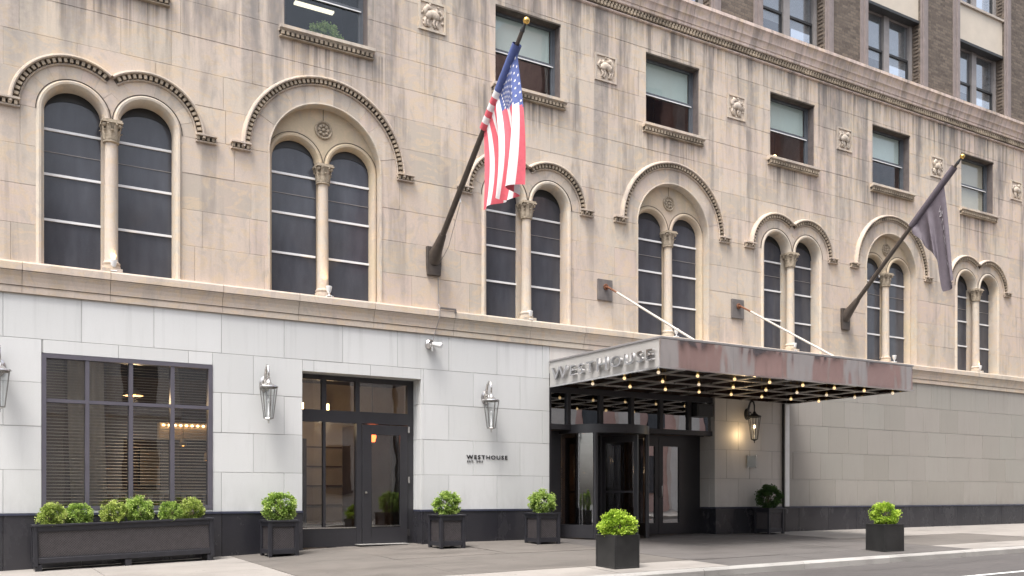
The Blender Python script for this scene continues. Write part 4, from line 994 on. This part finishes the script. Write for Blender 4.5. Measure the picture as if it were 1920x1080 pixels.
# lettering on the short side, chrome letters standing off the panel
txt = 'WESTHOUSE'; yy = -.20
for i, chh in enumerate(txt):
    big = i in (0, 4); sz = .40 if big else .315
    me, bb = text_mesh(chh, sz, .03, 'letter_metal', 1.5); wd = bb[1] - bb[0]
    o = bpy.data.objects.new('letter', me); COL.objects.link(o); o.parent = can; o.rotation_euler = (R(90), 0, R(-90)); o.location = Vector((CX0 - .055, yy + bb[0], 3.585 if not big else 3.56)) - can.location
    yy -= wd + .11
    for st in (.3, .7): MB().tube([(CX0 - .04, yy + .11 + wd * st, 3.66), (CX0 + .002, yy + .11 + wd * st, 3.66)], .007, 6).build('letter_stud', 'chrome', can)
# tension rods
for xr, xe in ((13.07, 12.95), (17.33, 17.15)):
    MB().box(xr - .21, xr + .21, -.05, .01, 5.55, 6.04).build('wall_plate', 'plate_grey', can, bevel=.006)
    MB().tube([(xr, -.05, 5.86), (xr, -.14, 5.84)], .035, 10).build('clevis', 'rust', can); MB().tube([(xr + .0, -.12, 5.855), (xr - .01, -.5, 5.645)], .022, 8).build('turnbuckle', 'rust', can)
    ring_ = MB(); ring_.tube([(xr + .06 * math.cos(t), -.07, 5.86 + .06 * math.sin(t)) for t in [2 * PI * i / 14 for i in range(15)]], .014, 6); ring_.build('eye_ring', 'rust', can, smooth=True)
    MB().tube([(xr - .01, -.5, 5.645), (xe, -3.3, 4.1)], .025, 10).build('tension_rod', 'rod_paint', can, smooth=40); MB().box(xe - .05, xe + .05, -3.4, -3.25, 4.03, 4.13).build('rod_anchor', 'canopy_top', can)
# black loudspeaker under the canopy
sp_ = MB().box(15.88, 16.42, -.10, .09, 2.97, 3.28).build('wall_speaker', 'black_box', None, bevel=.01); tag(sp_, 'black box loudspeaker under the canopy beside the pier', 'speaker'); MB().box(15.92, 16.38, -.106, -.101, 3.0, 3.25).build('grille', 'dark_iron', sp_)
# downpipe
dp = MB().box(19.00, 19.17, -.10, .0, .69, 3.44).build('downpipe', 'white_paint', None, bevel=.008); tag(dp, 'white square pipe running down the wall at the canopy end', 'pipe'); MB().box(18.975, 18.998, -.08, -.01, .05, 3.43).build('dark_edge', 'dark_iron', dp); MB().box(19.0, 19.17, -.098, -.055, .0, .688).build('pipe_shoe', 'granite', dp)

# ---------------------------------------------------------------- wall lanterns
def lantern(x, label, frame, panem, cap, bulbm):
    r_ = empty('wall_lantern', (x, 0, 2.35)); cy = -.27; bar = 'dark_iron' if frame == 'dark_iron' else 'lamp_bar'
    tag(r_, label, 'lantern', 'wall lanterns along the facade')
    def B(m, n, mat, p=r_, **k):
        m.v = [(a, b, c) for a, b, c in m.v]; o = loc_build(m, n, mat, p, **k); return o
    B(MB().lathe([(.001, 0), (.10, 0), (.10, -.012), (.06, -.028), (.001, -.03)], (0, -.003, .0), 20, axis='y'), 'd', frame); d = bpy.data.objects[-1] if False else None
    bp = r_.children[-1]; bp.name = 'backplate'; bp.location.z += .70; bp.scale = (1, 1, 1.5)
    arm = MB().tube([(0, -.02, .72), (0, -.05, .86), (0, -.11, 1.02), (0, -.17, 1.08), (0, -.24, 1.05), (0, -.27, .95), (0, -.27, .80)], [.035, .032, .026, .024, .022, .02, .016], 10); B(arm, 'arm', frame, smooth=True)
    B(MB().tube([(0, -.03, .70), (0, -.10, .63), (0, -.17, .70), (0, -.14, .80), (0, -.09, .78)], [.018, .018, .016, .014, .012], 8), 'scroll', frame, smooth=True)
    roof = MB().lathe([(.001, .81), (.03, .80), (.045, .76), (.10, .71), (.175, .685), (.18, .665), (.16, .66), (.001, .66)], (0, cy, 0), 12); B(roof, 'roof', cap, smooth=40)
    n = 6
    def pt(i, z, t=1.0):
        rr = (.16 + (.085 - .16) * (1 - (z - .08) / .58)) * t; a = 2 * PI * (i + .5) / n; return (rr * math.cos(a), cy + rr * math.sin(a), z)
    for i in range(n):
        B(MB().tube([pt(i, .66), pt(i, .08)], .0095, 6), 'cage_bar', bar)
        p = MB(); k = p.addv([pt(i, .08, .97), pt(i + 1, .08, .97), pt(i + 1, .66, .97), pt(i, .66, .97)]); p.face([k, k + 1, k + 2, k + 3]); B(p, 'pane', panem, fixn=False)
        B(MB().tube([pt(i, .08), pt(i + 1, .08)], .009, 6), 'bottom_rail', bar); B(MB().tube([pt(i, .655), pt(i + 1, .655)], .012, 6), 'top_rail', bar)
    B(MB().lathe([(.001, -.02), (.012, .0), (.012, .03), (.03, .05), (.08, .075), (.001, .08)], (0, cy, 0), 12), 'finial', frame, smooth=40)
    B(MB().lathe([(.02, .08), (.02, .2), (.014, .21), (.014, .36), (.001, .365)], (0, cy, 0), 10), 'candle', 'white_paint', smooth=40)
    B(MB().sphere((0, cy, .41), .026, 8, 8, (1, 1, 1.8)), 'bulb', bulbm, smooth=True)
    return r_
lantern(.66, 'nickel lantern cut by the left edge of the picture', 'nickel', 'glass_lamp', 'nickel', 'white_paint')
lantern(5.06, 'nickel lantern between the restaurant window and the side entrance', 'nickel', 'glass_lamp', 'nickel', 'white_paint')
lantern(9.86, 'nickel lantern above the black wall lettering', 'nickel', 'glass_lamp', 'nickel', 'white_paint')
lantern(17.68, 'lit dark iron lantern on the pier under the canopy', 'dark_iron', 'glass_lamp', 'dark_iron', 'bulb_soft')
pl_ = bpy.data.lights.new('lantern_light', 'POINT'); pl_.energy = 2.2; pl_.color = (1, .72, .40); pl_.shadow_soft_size = .06; po_ = bpy.data.objects.new('lantern_light', pl_); COL.objects.link(po_); po_.location = (17.35, -.24, 2.55)

# uplights on the ledge at the foot of each column
def uplight(c, label, lit):
    y = -.07; m = MB().box(c - .05, c + .05, y - .05, y + .05, 4.882, 4.90); m.tube([(c, y, 4.9), (c, y, 4.97)], .015, 8)
    o = m.build('uplight', 'white_paint'); MB().lathe([(.03, 0), (.045, .03), (.062, .12), (.055, .125), (.03, .06), (.001, .05)], (c, y, 4.96), 14).build('lamp_head', 'white_paint', o, smooth=40)
    tag(o, label, 'uplight', 'uplights on the ledge below the arched windows')
    if lit:
        MB().sphere((c, y, 5.05), .028, 8, 6).build('bulb', 'bulb_soft', o, smooth=True)
        l_ = bpy.data.lights.new('uplight_beam', 'SPOT'); l_.energy = lit; l_.color = (1, .66, .3); l_.spot_size = R(70); l_.shadow_soft_size = .03; q = bpy.data.objects.new('uplight_beam', l_); COL.objects.link(q); q.location = (c, y - .0, 5.09); q.rotation_euler = (R(180 - 14), 0, 0)
CW = sorted(CT + CB); order = ['lit uplight below the leftmost twin-arched window', 'uplight below the first big-arched window above the side entrance', 'uplight below the window behind the striped flag', 'uplight below the big-arched window left of the canopy rods', 'uplight below the twin-arched window above the canopy', 'uplight below the big-arched window by the grey flag', 'uplight below the rightmost twin-arched window']
for c, lb_, lt in zip(CW, order, (9, 5, 0, 0, 0, 0, 3)): uplight(c + .02, lb_, lt)

# ---------------------------------------------------------------- wall sign
ws = empty('wall_lettering', (9.92, 0, 1.7)); tag(ws, 'small black raised lettering WESTHOUSE EST. 2013 on the pale wall', 'sign')
def letters(s, x0, x1, z, h, xs, parent, mat='black_letter'):
    items = []; tot = 0
    for chh in s:
        if chh == ' ': items.append((None, h * .45)); tot += h * .45; continue
        me, bb = text_mesh(chh, h / .73, .004, mat, xs, .022); items.append((me, bb)); tot += bb[1] - bb[0]
    gap = (x1 - x0 - tot) / max(1, len(items) - 1); x = x0
    for me, bb in items:
        if me is None: x += bb + gap; continue
        o = bpy.data.objects.new('letter', me); COL.objects.link(o); o.parent = parent; o.rotation_euler = (R(90), 0, 0); o.location = Vector((x - bb[0], -.010, z)) - parent.location; x += bb[1] - bb[0] + gap
letters('WESTHOUSE', 9.40, 10.42, 1.775, .085, 1.25, ws); letters('EST. 2013', 9.42, 9.80, 1.70, .042, 1.15, ws)
# small glass plaque on the pier
pq = MB().box(17.62, 18.0, -.06, -.05, 1.68, 2.06).build('plaque', 'glass_lamp', None, bevel=.004); tag(pq, 'small clear plaque on four studs on the pier under the lit lantern', 'plaque')
MB().box(17.66, 17.96, -.046, -.042, 1.72, 2.02).build('backing', 'blind_grey', pq)
for a in (17.66, 17.96):
    for z in (1.72, 2.02): MB().tube([(a, 0, z), (a, -.075, z)], .014, 8).build('stud', 'chrome', pq)
# security camera with its cable
sc_ = MB().lathe([(.001, 0), (.10, 0), (.10, -.06), (.07, -.09), (.001, -.09)], (8.52, -.003, 4.14), 16, axis='y').build('security_camera', 'nickel', None, smooth=40); tag(sc_, 'small grey security camera with two lens heads on the pale wall', 'camera')
for dx, dz in ((-.09, -.03), (.11, .0)): MB().tube([(8.52 + dx * .4, -.10, 4.14 + dz), (8.52 + dx * 1.6, -.24, 4.10 + dz)], [.045, .055], 10).build('camera_head', 'nickel' if dx < 0 else 'white_paint', sc_, smooth=40)
MB().tube([(8.52, -.13, 4.08), (8.52, -.14, 3.98)], .016, 6).build('antenna', 'white_paint', sc_)
cb_ = MB().tube([(8.72, -.02, 5.8), (8.72, -.03, 5.0), (8.70, -.145, 4.9), (8.69, -.15, 4.7), (8.66, -.07, 4.5), (8.58, -.04, 4.2)], .008, 6).build('cable', 'sash_grey'); tag(cb_, 'thin grey cable hanging down the wall to the security camera', 'cable')
bk = MB().box(8.72, 9.08, -.15, -.10, 4.885, 4.92); bk.box(9.05, 9.08, -.165, -.132, 4.83, 4.884); tag(bk.build('cable_bracket', 'plate_grey'), 'small metal bracket lying on the ledge above the security camera', 'bracket')

# ---------------------------------------------------------------- flags
def flagpole(x, z0, y1, z1, label, cap):
    A = Vector((x, 0, z0)); B = Vector((x, y1, z1)); d = (B - A).normalized(); r_ = MB()
    r_.tube([A + d * .12, A + d * .6, A + d * 2.5, B], [.078, .062, .055, .036], 14)
    p = r_.build('flagpole', 'pole_bronze', None, smooth=40); tag(p, label, 'flagpole', 'flagpoles on the facade')
    sk = MB(); sk.tube([A + d * -.02, A + d * .1, A + d * .28, A + d * .62], [.16, .14, .115, .075], 14); sk.build('socket', 'pole_bronze', p, smooth=40)
    MB().prism([(x - .15, z0 - .34), (x + .15, z0 - .34), (x + .17, z0 - .1), (x + .17, z0 + .26), (x - .17, z0 + .26), (x - .17, z0 - .1)], -.07, .004).build('wall_bracket', 'pole_bronze', p, bevel=.01)
    MB().sphere(B + d * .17, .062, 14, 10).build('finial_ball', cap, p, smooth=True); MB().tube([B - d * .02, B + d * .12], [.045, .018], 10).build('truck', 'dark_iron', p, smooth=40)
    MB().tube([A + d * 1.45 + Vector((.05, -.04, 0)), A + d * 1.45 + Vector((.05, -.07, -.08))], .014, 6).build('cleat', 'white_paint', p)
    return A, B, d
A1, B1, d1 = flagpole(8.61, 5.92, -3.55, 9.20, 'bronze flagpole with gilt ball carrying the stars and stripes', 'brass')
A2, B2, d2 = flagpole(21.48, 5.98, -3.43, 9.30, 'bronze flagpole carrying the plain grey flag at the right', 'brass')
hl = MB().tube([A1 + d1 * 1.45 + Vector((.06, -.05, -.05)), (8.72, -.5, 6.1), (8.72, -.02, 5.8)], .006, 6).build('halyard', 'sash_grey'); tag(hl, 'slack rope from the striped flag pole to the wall', 'rope')
def drape(P0, P1, Lfun, NU, NV, fold, leanfun, matfn, seed):
    """cloth hung from the hoist line P0 (tip) - P1 (lower), free end hanging down"""
    m = MB(); r2 = random.Random(seed); ph = [r2.uniform(0, 6.28) for _ in range(4)]
    def pt(u, v):
        h = P0.lerp(P1, u); k = v ** .8
        fx = fold * k * (math.sin(u * 15 + ph[0] + 1.2 * v) + .5 * math.sin(u * 27 + ph[1]))
        fy = -leanfun(u, v) + .05 * k * math.sin(u * 19 + ph[2] + v * 2)
        return Vector((h.x + fx, h.y + fy, h.z - Lfun(u) * v * (1 - .03 * math.sin(u * 9 + ph[3]))))
    for j in range(NV + 1): m.addv([pt(i / NU, j / NV) for i in range(NU + 1)])
    for j in range(NV):
        for i in range(NU): m.cur = matfn((i + .5) / NU, (j + .5) / NV); n = j * (NU + 1) + i; m.face([n, n + 1, n + NU + 2, n + NU + 1])
    return m, pt
hP0, hP1 = B1 - d1 * .28 + Vector((0, 0, -.06)), A1 + d1 * 2.95 + Vector((0, 0, -.06))
def usmat(u, v):
    if u < 7 / 13 and v < .43 - .5 * u: return 2
    return 0 if int(u * 13) % 2 == 0 else 1
m, pt = drape(hP0, hP1, lambda u: 2.5 - 1.0 * u, 52, 40, .13, lambda u, v: .33 * math.sin(PI * min(1, v * .75)) * (.35 + .65 * math.sin(PI * u)), usmat, 4)
fl = m.build('flag', ['flag_red', 'flag_white', 'flag_blue'], None, smooth=True, fixn=False); tag(fl, 'stars and stripes flag hanging in folds from the left pole', 'flag', 'flags on the facade')
st_ = MB()
for row in range(9):
    for k in range(6 if row % 2 == 0 else 5):
        u = (row + 1) / 10 * 7 / 13; v = (.43 - .5 * u) * ((k + .5) / 6 + (0 if row % 2 == 0 else .5 / 6)); c = pt(u, v); du = (pt(u + .01, v) - pt(u - .01, v)).normalized(); dv = (pt(u, v + .01) - pt(u, v - .01)).normalized(); nn = du.cross(dv).normalized()
        for off in (.006, -.006):
            n = st_.addv([c + nn * off + (du * math.cos(a) + dv * math.sin(a)) * rr for a, rr in [(2 * PI * q / 10, .030 if q % 2 == 0 else .013) for q in range(10)]]); st_.face([n + q for q in range(10)])
st_.build('stars', 'flag_white', fl, fixn=False)
def sleeve(P0, P1, rad, segs, parent):
    n = len(segs); st0 = 0
    for i, mt in enumerate(segs):
        a, b = P0.lerp(P1, i / n), P0.lerp(P1, (i + 1) / n); MB().tube([a, b], rad, 12, caps=False).build('sleeve', mt, parent, smooth=True, fixn=False)
up_ = Vector((0, 0, 0))
sleeve(B1 - d1 * .25, A1 + d1 * 2.95, .088, ['flag_blue'] * 7 + ['flag_white', 'flag_red'] * 3, fl)
tt = (B2 - A2).length / -B2.y
g0, g1 = A2 + d2 * (3.05 * tt) + Vector((0, 0, -.07)), A2 + d2 * (2.15 * tt) + Vector((0, 0, -.07))
m, pt2 = drape(g0, g1, lambda u: lerp_tab(u, [(0, 2.5), (.3, 2.4), (.42, 1.55), (1, .10)]), 48, 36, .07, lambda u, v: .30 * v * max(0, 1 - 1.1 * u) + .05 * v, lambda u, v: 0, 11)
f2 = m.build('flag', ['flag_grey'], None, smooth=True, fixn=False); tag(f2, 'dusty purple-grey flag with faint pale lettering hanging limp from the right pole', 'flag', 'flags on the facade')
sleeve(B2 - d2 * .12, A2 + d2 * (2.12 * tt), .085, ['flag_grey'] * 6, f2)
lt = MB()
me_all = 'WESTHOUSE'
for i, chh in enumerate(me_all):
    me, bb = text_mesh(chh, .26 if i in (0, 4) else .2, .002, 'flag_print', 1.0); v0 = .16 + i * .075; u0 = .16 if i > 0 else .22
    vs = [vv.co.copy() for vv in me.vertices]; fs = [list(p.vertices) for p in me.polygons]; n0 = len(lt.v); off = []
    for vv in vs:
        uu = max(0, u0 - vv.y * .55); vq = v0 + (vv.x - bb[0]) * .42; c = pt2(uu, vq); du = (pt2(uu + .01, vq) - pt2(uu - .01, vq)); dv = (pt2(uu, vq + .01) - pt2(uu, vq - .01)); nn = du.cross(dv).normalized()
        if nn.x > 0: nn = -nn
        off.append(c + nn * (.012 + vv.z))
    lt.addv(off)
    for q in fs: lt.face([n0 + k for k in q])
    bpy.data.meshes.remove(me)
lt.build('lettering', 'flag_print', f2, fixn=False)

# ---------------------------------------------------------------- planters and shrubs
def lattice(w_, h, pitch, t=.006, dep=.008):
    m = MB(); s2 = t * .7071; L_ = w_ + h
    for sg in (1, -1):
        k = -L_
        while k < L_:
            # line z = sg*x + k clipped to the rectangle
            pts = []
            for x in (-w_ / 2, w_ / 2):
                z = sg * x + k
                if 0 <= z <= h: pts.append((x, z))
            for z in (0, h):
                x = (z - k) / sg
                if -w_ / 2 < x < w_ / 2: pts.append((x, z))
            if len(pts) >= 2:
                a, b = pts[0], max(pts, key=lambda p: (p[0] - pts[0][0]) ** 2 + (p[1] - pts[0][1]) ** 2)
                if (a[0] - b[0]) ** 2 > .0004: ox, oz = s2, -sg * s2; m.quadprism((a[0] - ox, a[1] - oz), (b[0] - ox, b[1] - oz), (b[0] + ox, b[1] + oz), (a[0] + ox, a[1] + oz), -dep if sg > 0 else -dep * .6, 0)
            k += pitch
    return m
def lattice_planter(name, x, y, w_, dp_, h, label, tilt=0, zadd=0, pitch=.045, grp=None):
    z = gz(x, y - dp_ / 2) + zadd; r_ = empty(name, (x, y, z), (0, tilt, 0)); tag(r_, label, 'planter', grp)
    w2, d2_ = w_ / 2, dp_ / 2; ft = .045
    def B(m, n, mat, **k): return loc_build(m, n, mat, r_, **k)
    for sx in (-1, 1):
        for sy in (-1, 1):
            a, b = sorted((sx * w2, sx * (w2 - .065))); c, d = sorted((sy * d2_, sy * (d2_ - .065))); B(MB().box(a, b, c, d, 0, h - .035), 'corner_post', 'planter_black', bevel=.004)
    for sy in (-1, 1):
        c, d = sorted((sy * (d2_ - .012), sy * (d2_ - .04)))
        B(MB().box(-w2 + .065, w2 - .065, c, d, ft, ft + .085), 'bottom_rail', 'planter_black', bevel=.004); B(MB().box(-w2 + .065, w2 - .065, c, d, h - .11, h - .035), 'top_rail', 'planter_black', bevel=.004)
    for sx in (-1, 1):
        c, d = sorted((sx * (w2 - .012), sx * (w2 - .04)))
        B(MB().box(c, d, -d2_ + .065, d2_ - .065, ft, ft + .085), 'bottom_rail', 'planter_black'); B(MB().box(c, d, -d2_ + .065, d2_ - .065, h - .11, h - .035), 'top_rail', 'planter_black')
    B(MB().box(-w2 + .045, w2 - .045, -d2_ + .045, d2_ - .045, ft + .01, h - .06), 'liner', 'dark_iron')
    rim = MB(); t = .07
    rim.box(-w2 - .015, w2 + .015, -d2_ - .015, -d2_ + t, h - .035, h); rim.box(-w2 - .015, w2 + .015, d2_ - t, d2_ + .015, h - .035, h); rim.box(-w2 - .015, -w2 + t, -d2_ + t, d2_ - t, h - .035, h); rim.box(w2 - t, w2 + .015, -d2_ + t, d2_ - t, h - .035, h)
    B(rim, 'rim', 'planter_black', bevel=.004); B(MB().box(-w2 + t, w2 - t, -d2_ + t, d2_ - t, h - .08, h - .05), 'soil', 'soil')
    lw, lh = w_ - .13, h - .11 - ft - .085; la = lattice(lw, lh, pitch)
    la.v = [(a, b - d2_ + .044, c + ft + .085) for a, b, c in la.v]; B(la, 'lattice', 'lattice_metal', kind='stuff')
    ls = lattice(dp_ - .13, lh, pitch)
    ls.v = [(-w2 + .044 + b, -a, c + ft + .085) for a, b, c in ls.v]; B(ls, 'lattice', 'lattice_metal', kind='stuff')
    ib = MB()
    for a, b, c, d in ((-lw / 2, lw / 2, ft + .085, ft + .10), (-lw / 2, lw / 2, h - .125, h - .11), (-lw / 2, -lw / 2 + .015, ft + .1, h - .125), (lw / 2 - .015, lw / 2, ft + .1, h - .125)): ib.box(a, b, -d2_ + .02, -d2_ + .043, c, d)
    B(ib, 'inner_bead', 'planter_black')
    return r_, z + h
def shrub_mesh(seed, n=1900, leaf=.03, core=.86, up=.0, up_stretch=1.0):
    """unit ball (radius 1) of small leaves in clumps"""
    r2 = random.Random(seed); v = []; f = []; tone = []
    clumps = []
    for i in range(105):
        d = Vector((r2.gauss(0, 1), r2.gauss(0, 1), r2.gauss(0, 1))).normalized(); clumps.append((d * r2.uniform(.62, .98) * (1 + .14 * noise.noise(d * 2.1 + Vector((seed, 0, 0)))), r2.uniform(.10, .2), r2.uniform(-.25, .3)))
    for i in range(n):
        c, rad, tn = clumps[r2.randrange(len(clumps))]
        p = c + Vector((r2.gauss(0, 1), r2.gauss(0, 1), r2.gauss(0, 1))) * rad * .62
        if p.length > 1.13: p *= 1.1 / p.length
        d = (p.normalized() * .8 + Vector((r2.gauss(0, .5), r2.gauss(0, .5), r2.gauss(0, .5) + up))).normalized()
        s = d.cross(Vector((r2.gauss(0, 1), r2.gauss(0, 1), r2.gauss(0, 1)))).normalized(); L_ = leaf * r2.uniform(.8, 1.6); w_ = L_ * .42; nn = d.cross(s)
        k = len(v); v += [p, p + d * L_ * .5 + s * w_ + nn * w_ * .3, p + d * L_, p + d * L_ * .5 - s * w_ + nn * w_ * .3]; f.append((k, k + 1, k + 2, k + 3))
        t = min(1, max(0, (p.length - .45) / .75 + tn + r2.uniform(-.25, .25))); t *= .62 if r2.random() < .3 else 1; tone += [t * .6, t, min(1, t + .25), t]  # tone drops towards the core: shade of the inner gaps in leaf colour
    me = bpy.data.meshes.new('foliage'); me.from_pydata(v, [], f); at = me.attributes.new('tone', 'FLOAT', 'POINT'); at.data.foreach_set('value', tone); return me
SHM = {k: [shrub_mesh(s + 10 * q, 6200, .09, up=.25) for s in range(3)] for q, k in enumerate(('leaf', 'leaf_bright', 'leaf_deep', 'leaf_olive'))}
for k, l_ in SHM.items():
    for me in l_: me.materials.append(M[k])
def shrub(x, y, z, r, label, mat='leaf', i=0, sq=.9, grp=None, stem=.03, lift=.75):
    o = empty('boxwood_shrub', (x, y, z)); tag(o, label, 'shrub', grp)
    fo = bpy.data.objects.new('foliage', SHM[mat][i % 3]); COL.objects.link(fo); fo.parent = o; fo.scale = (r, r, r * sq); fo.location = (0, 0, r * lift + stem); fo.rotation_euler = (0, 0, i * 1.7)
    sm_ = MB(); r2 = random.Random(i + 3); h = r * lift + stem
    for q in range(9):
        a = r2.uniform(0, 6.28); e = r2.uniform(.2, .62) * r; sm_.tube([(r2.uniform(-.02, .02), r2.uniform(-.02, .02), -.03), (.35 * e * math.cos(a), .35 * e * math.sin(a), h * .55), (e * math.cos(a), e * math.sin(a), h + .3 * r)], [.009, .007, .003], 5)
    loc_build(sm_, 'stems', 'stem', o, smooth=True)
    return o
# long trough under the restaurant window
tr, tz_ = lattice_planter('trough_planter', 2.56, -.40, 2.86, .46, .68, 'long dark lattice trough under the restaurant window', tilt=R(-1.7), zadd=.075, pitch=.042)
# extra feet take up the slope
for dx in (-1.36, 0, 1.36):
    zz = gz(2.56 + dx, -.6) - (tr.location.z - math.sin(R(-1.7)) * dx)
    loc_build(MB().box(dx - .05, dx + .05, -.21, .21, zz - .0, .03), 'foot', 'planter_black', tr)
for i, (dx, lb_) in enumerate([(-1.17, 'yellow-green ball shrub at the left end of the trough'), (-.74, 'second ball shrub from the left in the trough'), (-.2, 'third ball shrub in the trough with a browned patch'), (.2, 'tallest ball shrub in the middle of the trough'), (.72, 'darker fifth ball shrub in the trough'), (1.07, 'ball shrub with an upright sprig at the right end of the trough')]):
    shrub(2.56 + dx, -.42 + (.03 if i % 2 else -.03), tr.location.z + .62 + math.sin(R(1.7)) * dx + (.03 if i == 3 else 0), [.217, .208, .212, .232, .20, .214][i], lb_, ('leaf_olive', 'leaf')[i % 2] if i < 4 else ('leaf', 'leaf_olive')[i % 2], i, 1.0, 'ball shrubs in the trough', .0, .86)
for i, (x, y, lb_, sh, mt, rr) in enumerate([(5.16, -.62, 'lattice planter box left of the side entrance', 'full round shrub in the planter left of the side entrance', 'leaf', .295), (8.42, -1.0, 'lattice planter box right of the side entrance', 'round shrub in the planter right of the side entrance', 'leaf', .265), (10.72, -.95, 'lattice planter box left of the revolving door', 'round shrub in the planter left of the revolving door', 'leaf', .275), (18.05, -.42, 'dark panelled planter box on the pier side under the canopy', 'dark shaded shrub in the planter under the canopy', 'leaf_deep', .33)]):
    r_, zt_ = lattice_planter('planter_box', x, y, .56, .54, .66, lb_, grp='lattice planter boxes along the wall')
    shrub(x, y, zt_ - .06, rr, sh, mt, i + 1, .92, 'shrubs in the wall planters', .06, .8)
def steel_planter(x, y, w_, h, label, rot=0):
    z = min(gz(x + sx * w_ / 2, y + sy * w_ / 2) for sx in (-1, 1) for sy in (-1, 1)) + .002; r_ = empty('cube_planter', (x, y, z), (0, 0, rot)); tag(r_, label, 'planter', 'steel cube planters by the kerb'); a = w_ / 2
    def B(m, n, mat, **k): return loc_build(m, n, mat, r_, **k)
    for nm, bx in (('side_panel', (-a, -a + .012, -a + .02, a - .02)), ('side_panel', (a - .012, a, -a + .02, a - .02)), ('side_panel', (-a + .02, a - .02, -a, -a + .012)), ('side_panel', (-a + .02, a - .02, a - .012, a))): B(MB().box(*bx, .025, h - .03), nm, 'planter_steel')
    for sx in (-1, 1):
        for sy in (-1, 1): p, q = sorted((sx * (a + .006), sx * (a - .028))); c, d = sorted((sy * (a + .006), sy * (a - .028))); B(MB().box(p, q, c, d, 0, h), 'corner_post', 'planter_steel', bevel=.003)
    t = .03
    for zz0, zz1, nm in ((h - .032, h - .001, 'rim'), (.0, .028, 'base_rail')):
        rim = MB(); rim.box(-a + .029, a - .029, -a - .005, -a + t, zz0, zz1); rim.box(-a + .029, a - .029, a - t, a + .005, zz0, zz1); rim.box(-a - .005, -a + t, -a + .029, a - .029, zz0, zz1); rim.box(a - t, a + .005, -a + .029, a - .029, zz0, zz1)
        B(rim, nm, 'planter_steel', bevel=.002)
    B(MB().box(-a + .012, a - .012, -a + .013, a - .013, h - .10, h - .05), 'soil', 'soil')
    return z + h
zt_ = steel_planter(9.36, -5.30, .50, .55, 'black steel cube planter at the kerb in front of the revolving door'); shrub(9.36, -5.30, zt_ - .08, .30, 'bright yellow-green shrub in the cube planter before the revolving door', 'leaf_bright', 1, .82, 'shrubs in the kerb planters', .02, .66)
zt_ = steel_planter(16.08, -5.36, .50, .55, 'black steel cube planter at the kerb below the canopy end', R(-9)); shrub(16.08, -5.36, zt_ - .08, .275, 'bright green shrub in the cube planter below the canopy end', 'leaf_bright', 2, .9, 'shrubs in the kerb planters', .03, .8)

# plant and ceiling light behind the upper left sash window
fp = empty('office_plant', (6.55, .62, 9.98)); tag(fp, 'leafy pot plant behind the upper sash window at the top left', 'plant'); fo = bpy.data.objects.new('foliage', SHM['leaf'][0]); COL.objects.link(fo); fo.parent = fo.parent or fp; fo.scale = (.34, .16, .27); fo.location = (-.05, 0, .33)
loc_build(MB().lathe([(.06, -.02), (.09, .1), (.08, .1), (.001, .08)], (0, 0, 0), 12), 'pot', 'white_paint', fp, smooth=40)
tl = MB().box(6.15, 7.0, 1.5, 1.62, 11.32, 11.36).build('ceiling_light', 'tube_white'); tag(tl, 'lit ceiling light inside the top left sash window', 'light')
for cx_, z_, y_ in ((15.55, 10.42, 1.2), (20.0, 10.62, 1.2)):
    q = MB().sphere((cx_, y_, z_), .05, 10, 8).build('room_lamp', 'bulb_soft', None, smooth=True); MB().tube([(cx_, y_, z_ + .04), (cx_, y_, 12.1)], .006, 6).build('cord', 'dark_iron', q); tag(q, 'small lit lamp inside the sash window above the ' + ('big arch left of the canopy' if cx_ < 17 else 'twin arch over the canopy'), 'lamp')

# ---------------------------------------------------------------- the other side of the street (seen in reflections)
def far_building(x0, x1, h, mat, label, step, y=-22.0, pier=None):
    b = MB(); b.box(x0, x1, y - 6, y, -.6, h); b.box(x0, x1, y, y + .25, h - .8, h - .2); b.box(x0, x1, y, y + .15, 4.2, 4.6)
    o = b.build('facing_building', mat); tag(o, label, 'building', 'buildings across the street')
    if pier:
        x = x0 + .2
        while x < x1 - 2: MB().box(x, x + 1.5, y + .002, y + .3, -.5, h - .81).build('pier', pier, o); x += 4.3
    me = None; z = 1.2
    while z < h - 2.6:
        x = x0 + (2.3 if pier else 1.0)
        while x < x1 - 1.6:
            m = MB(); m.box(x, x + 1.3, y + .004, y + .03, z, z + 2.0); m.box(x - .1, x + 1.4, y + .004, y + .12, z - .15, z - .003)
            if me is None: me = m.mesh('window', 'arched_pane', Vector((x, y, z)))
            q = bpy.data.objects.new('window', me); COL.objects.link(q); q.parent = o; q.location = Vector((x, y, z)) - o.location; x += step
        z += 3.4
far_building(-18, 17.8, 13, 'opp_pale', 'pale stone building across the street facing the side entrance', 4.3, pier='opp_grey')
far_building(18, 25.8, 15, 'opp_grey', 'grey building across the street left of the tall pink one', 3.0)
far_building(26, 50, 27, 'opp_pink', 'tall pink building across the street mirrored in the canopy fascia', 4.3, pier='opp_pale')
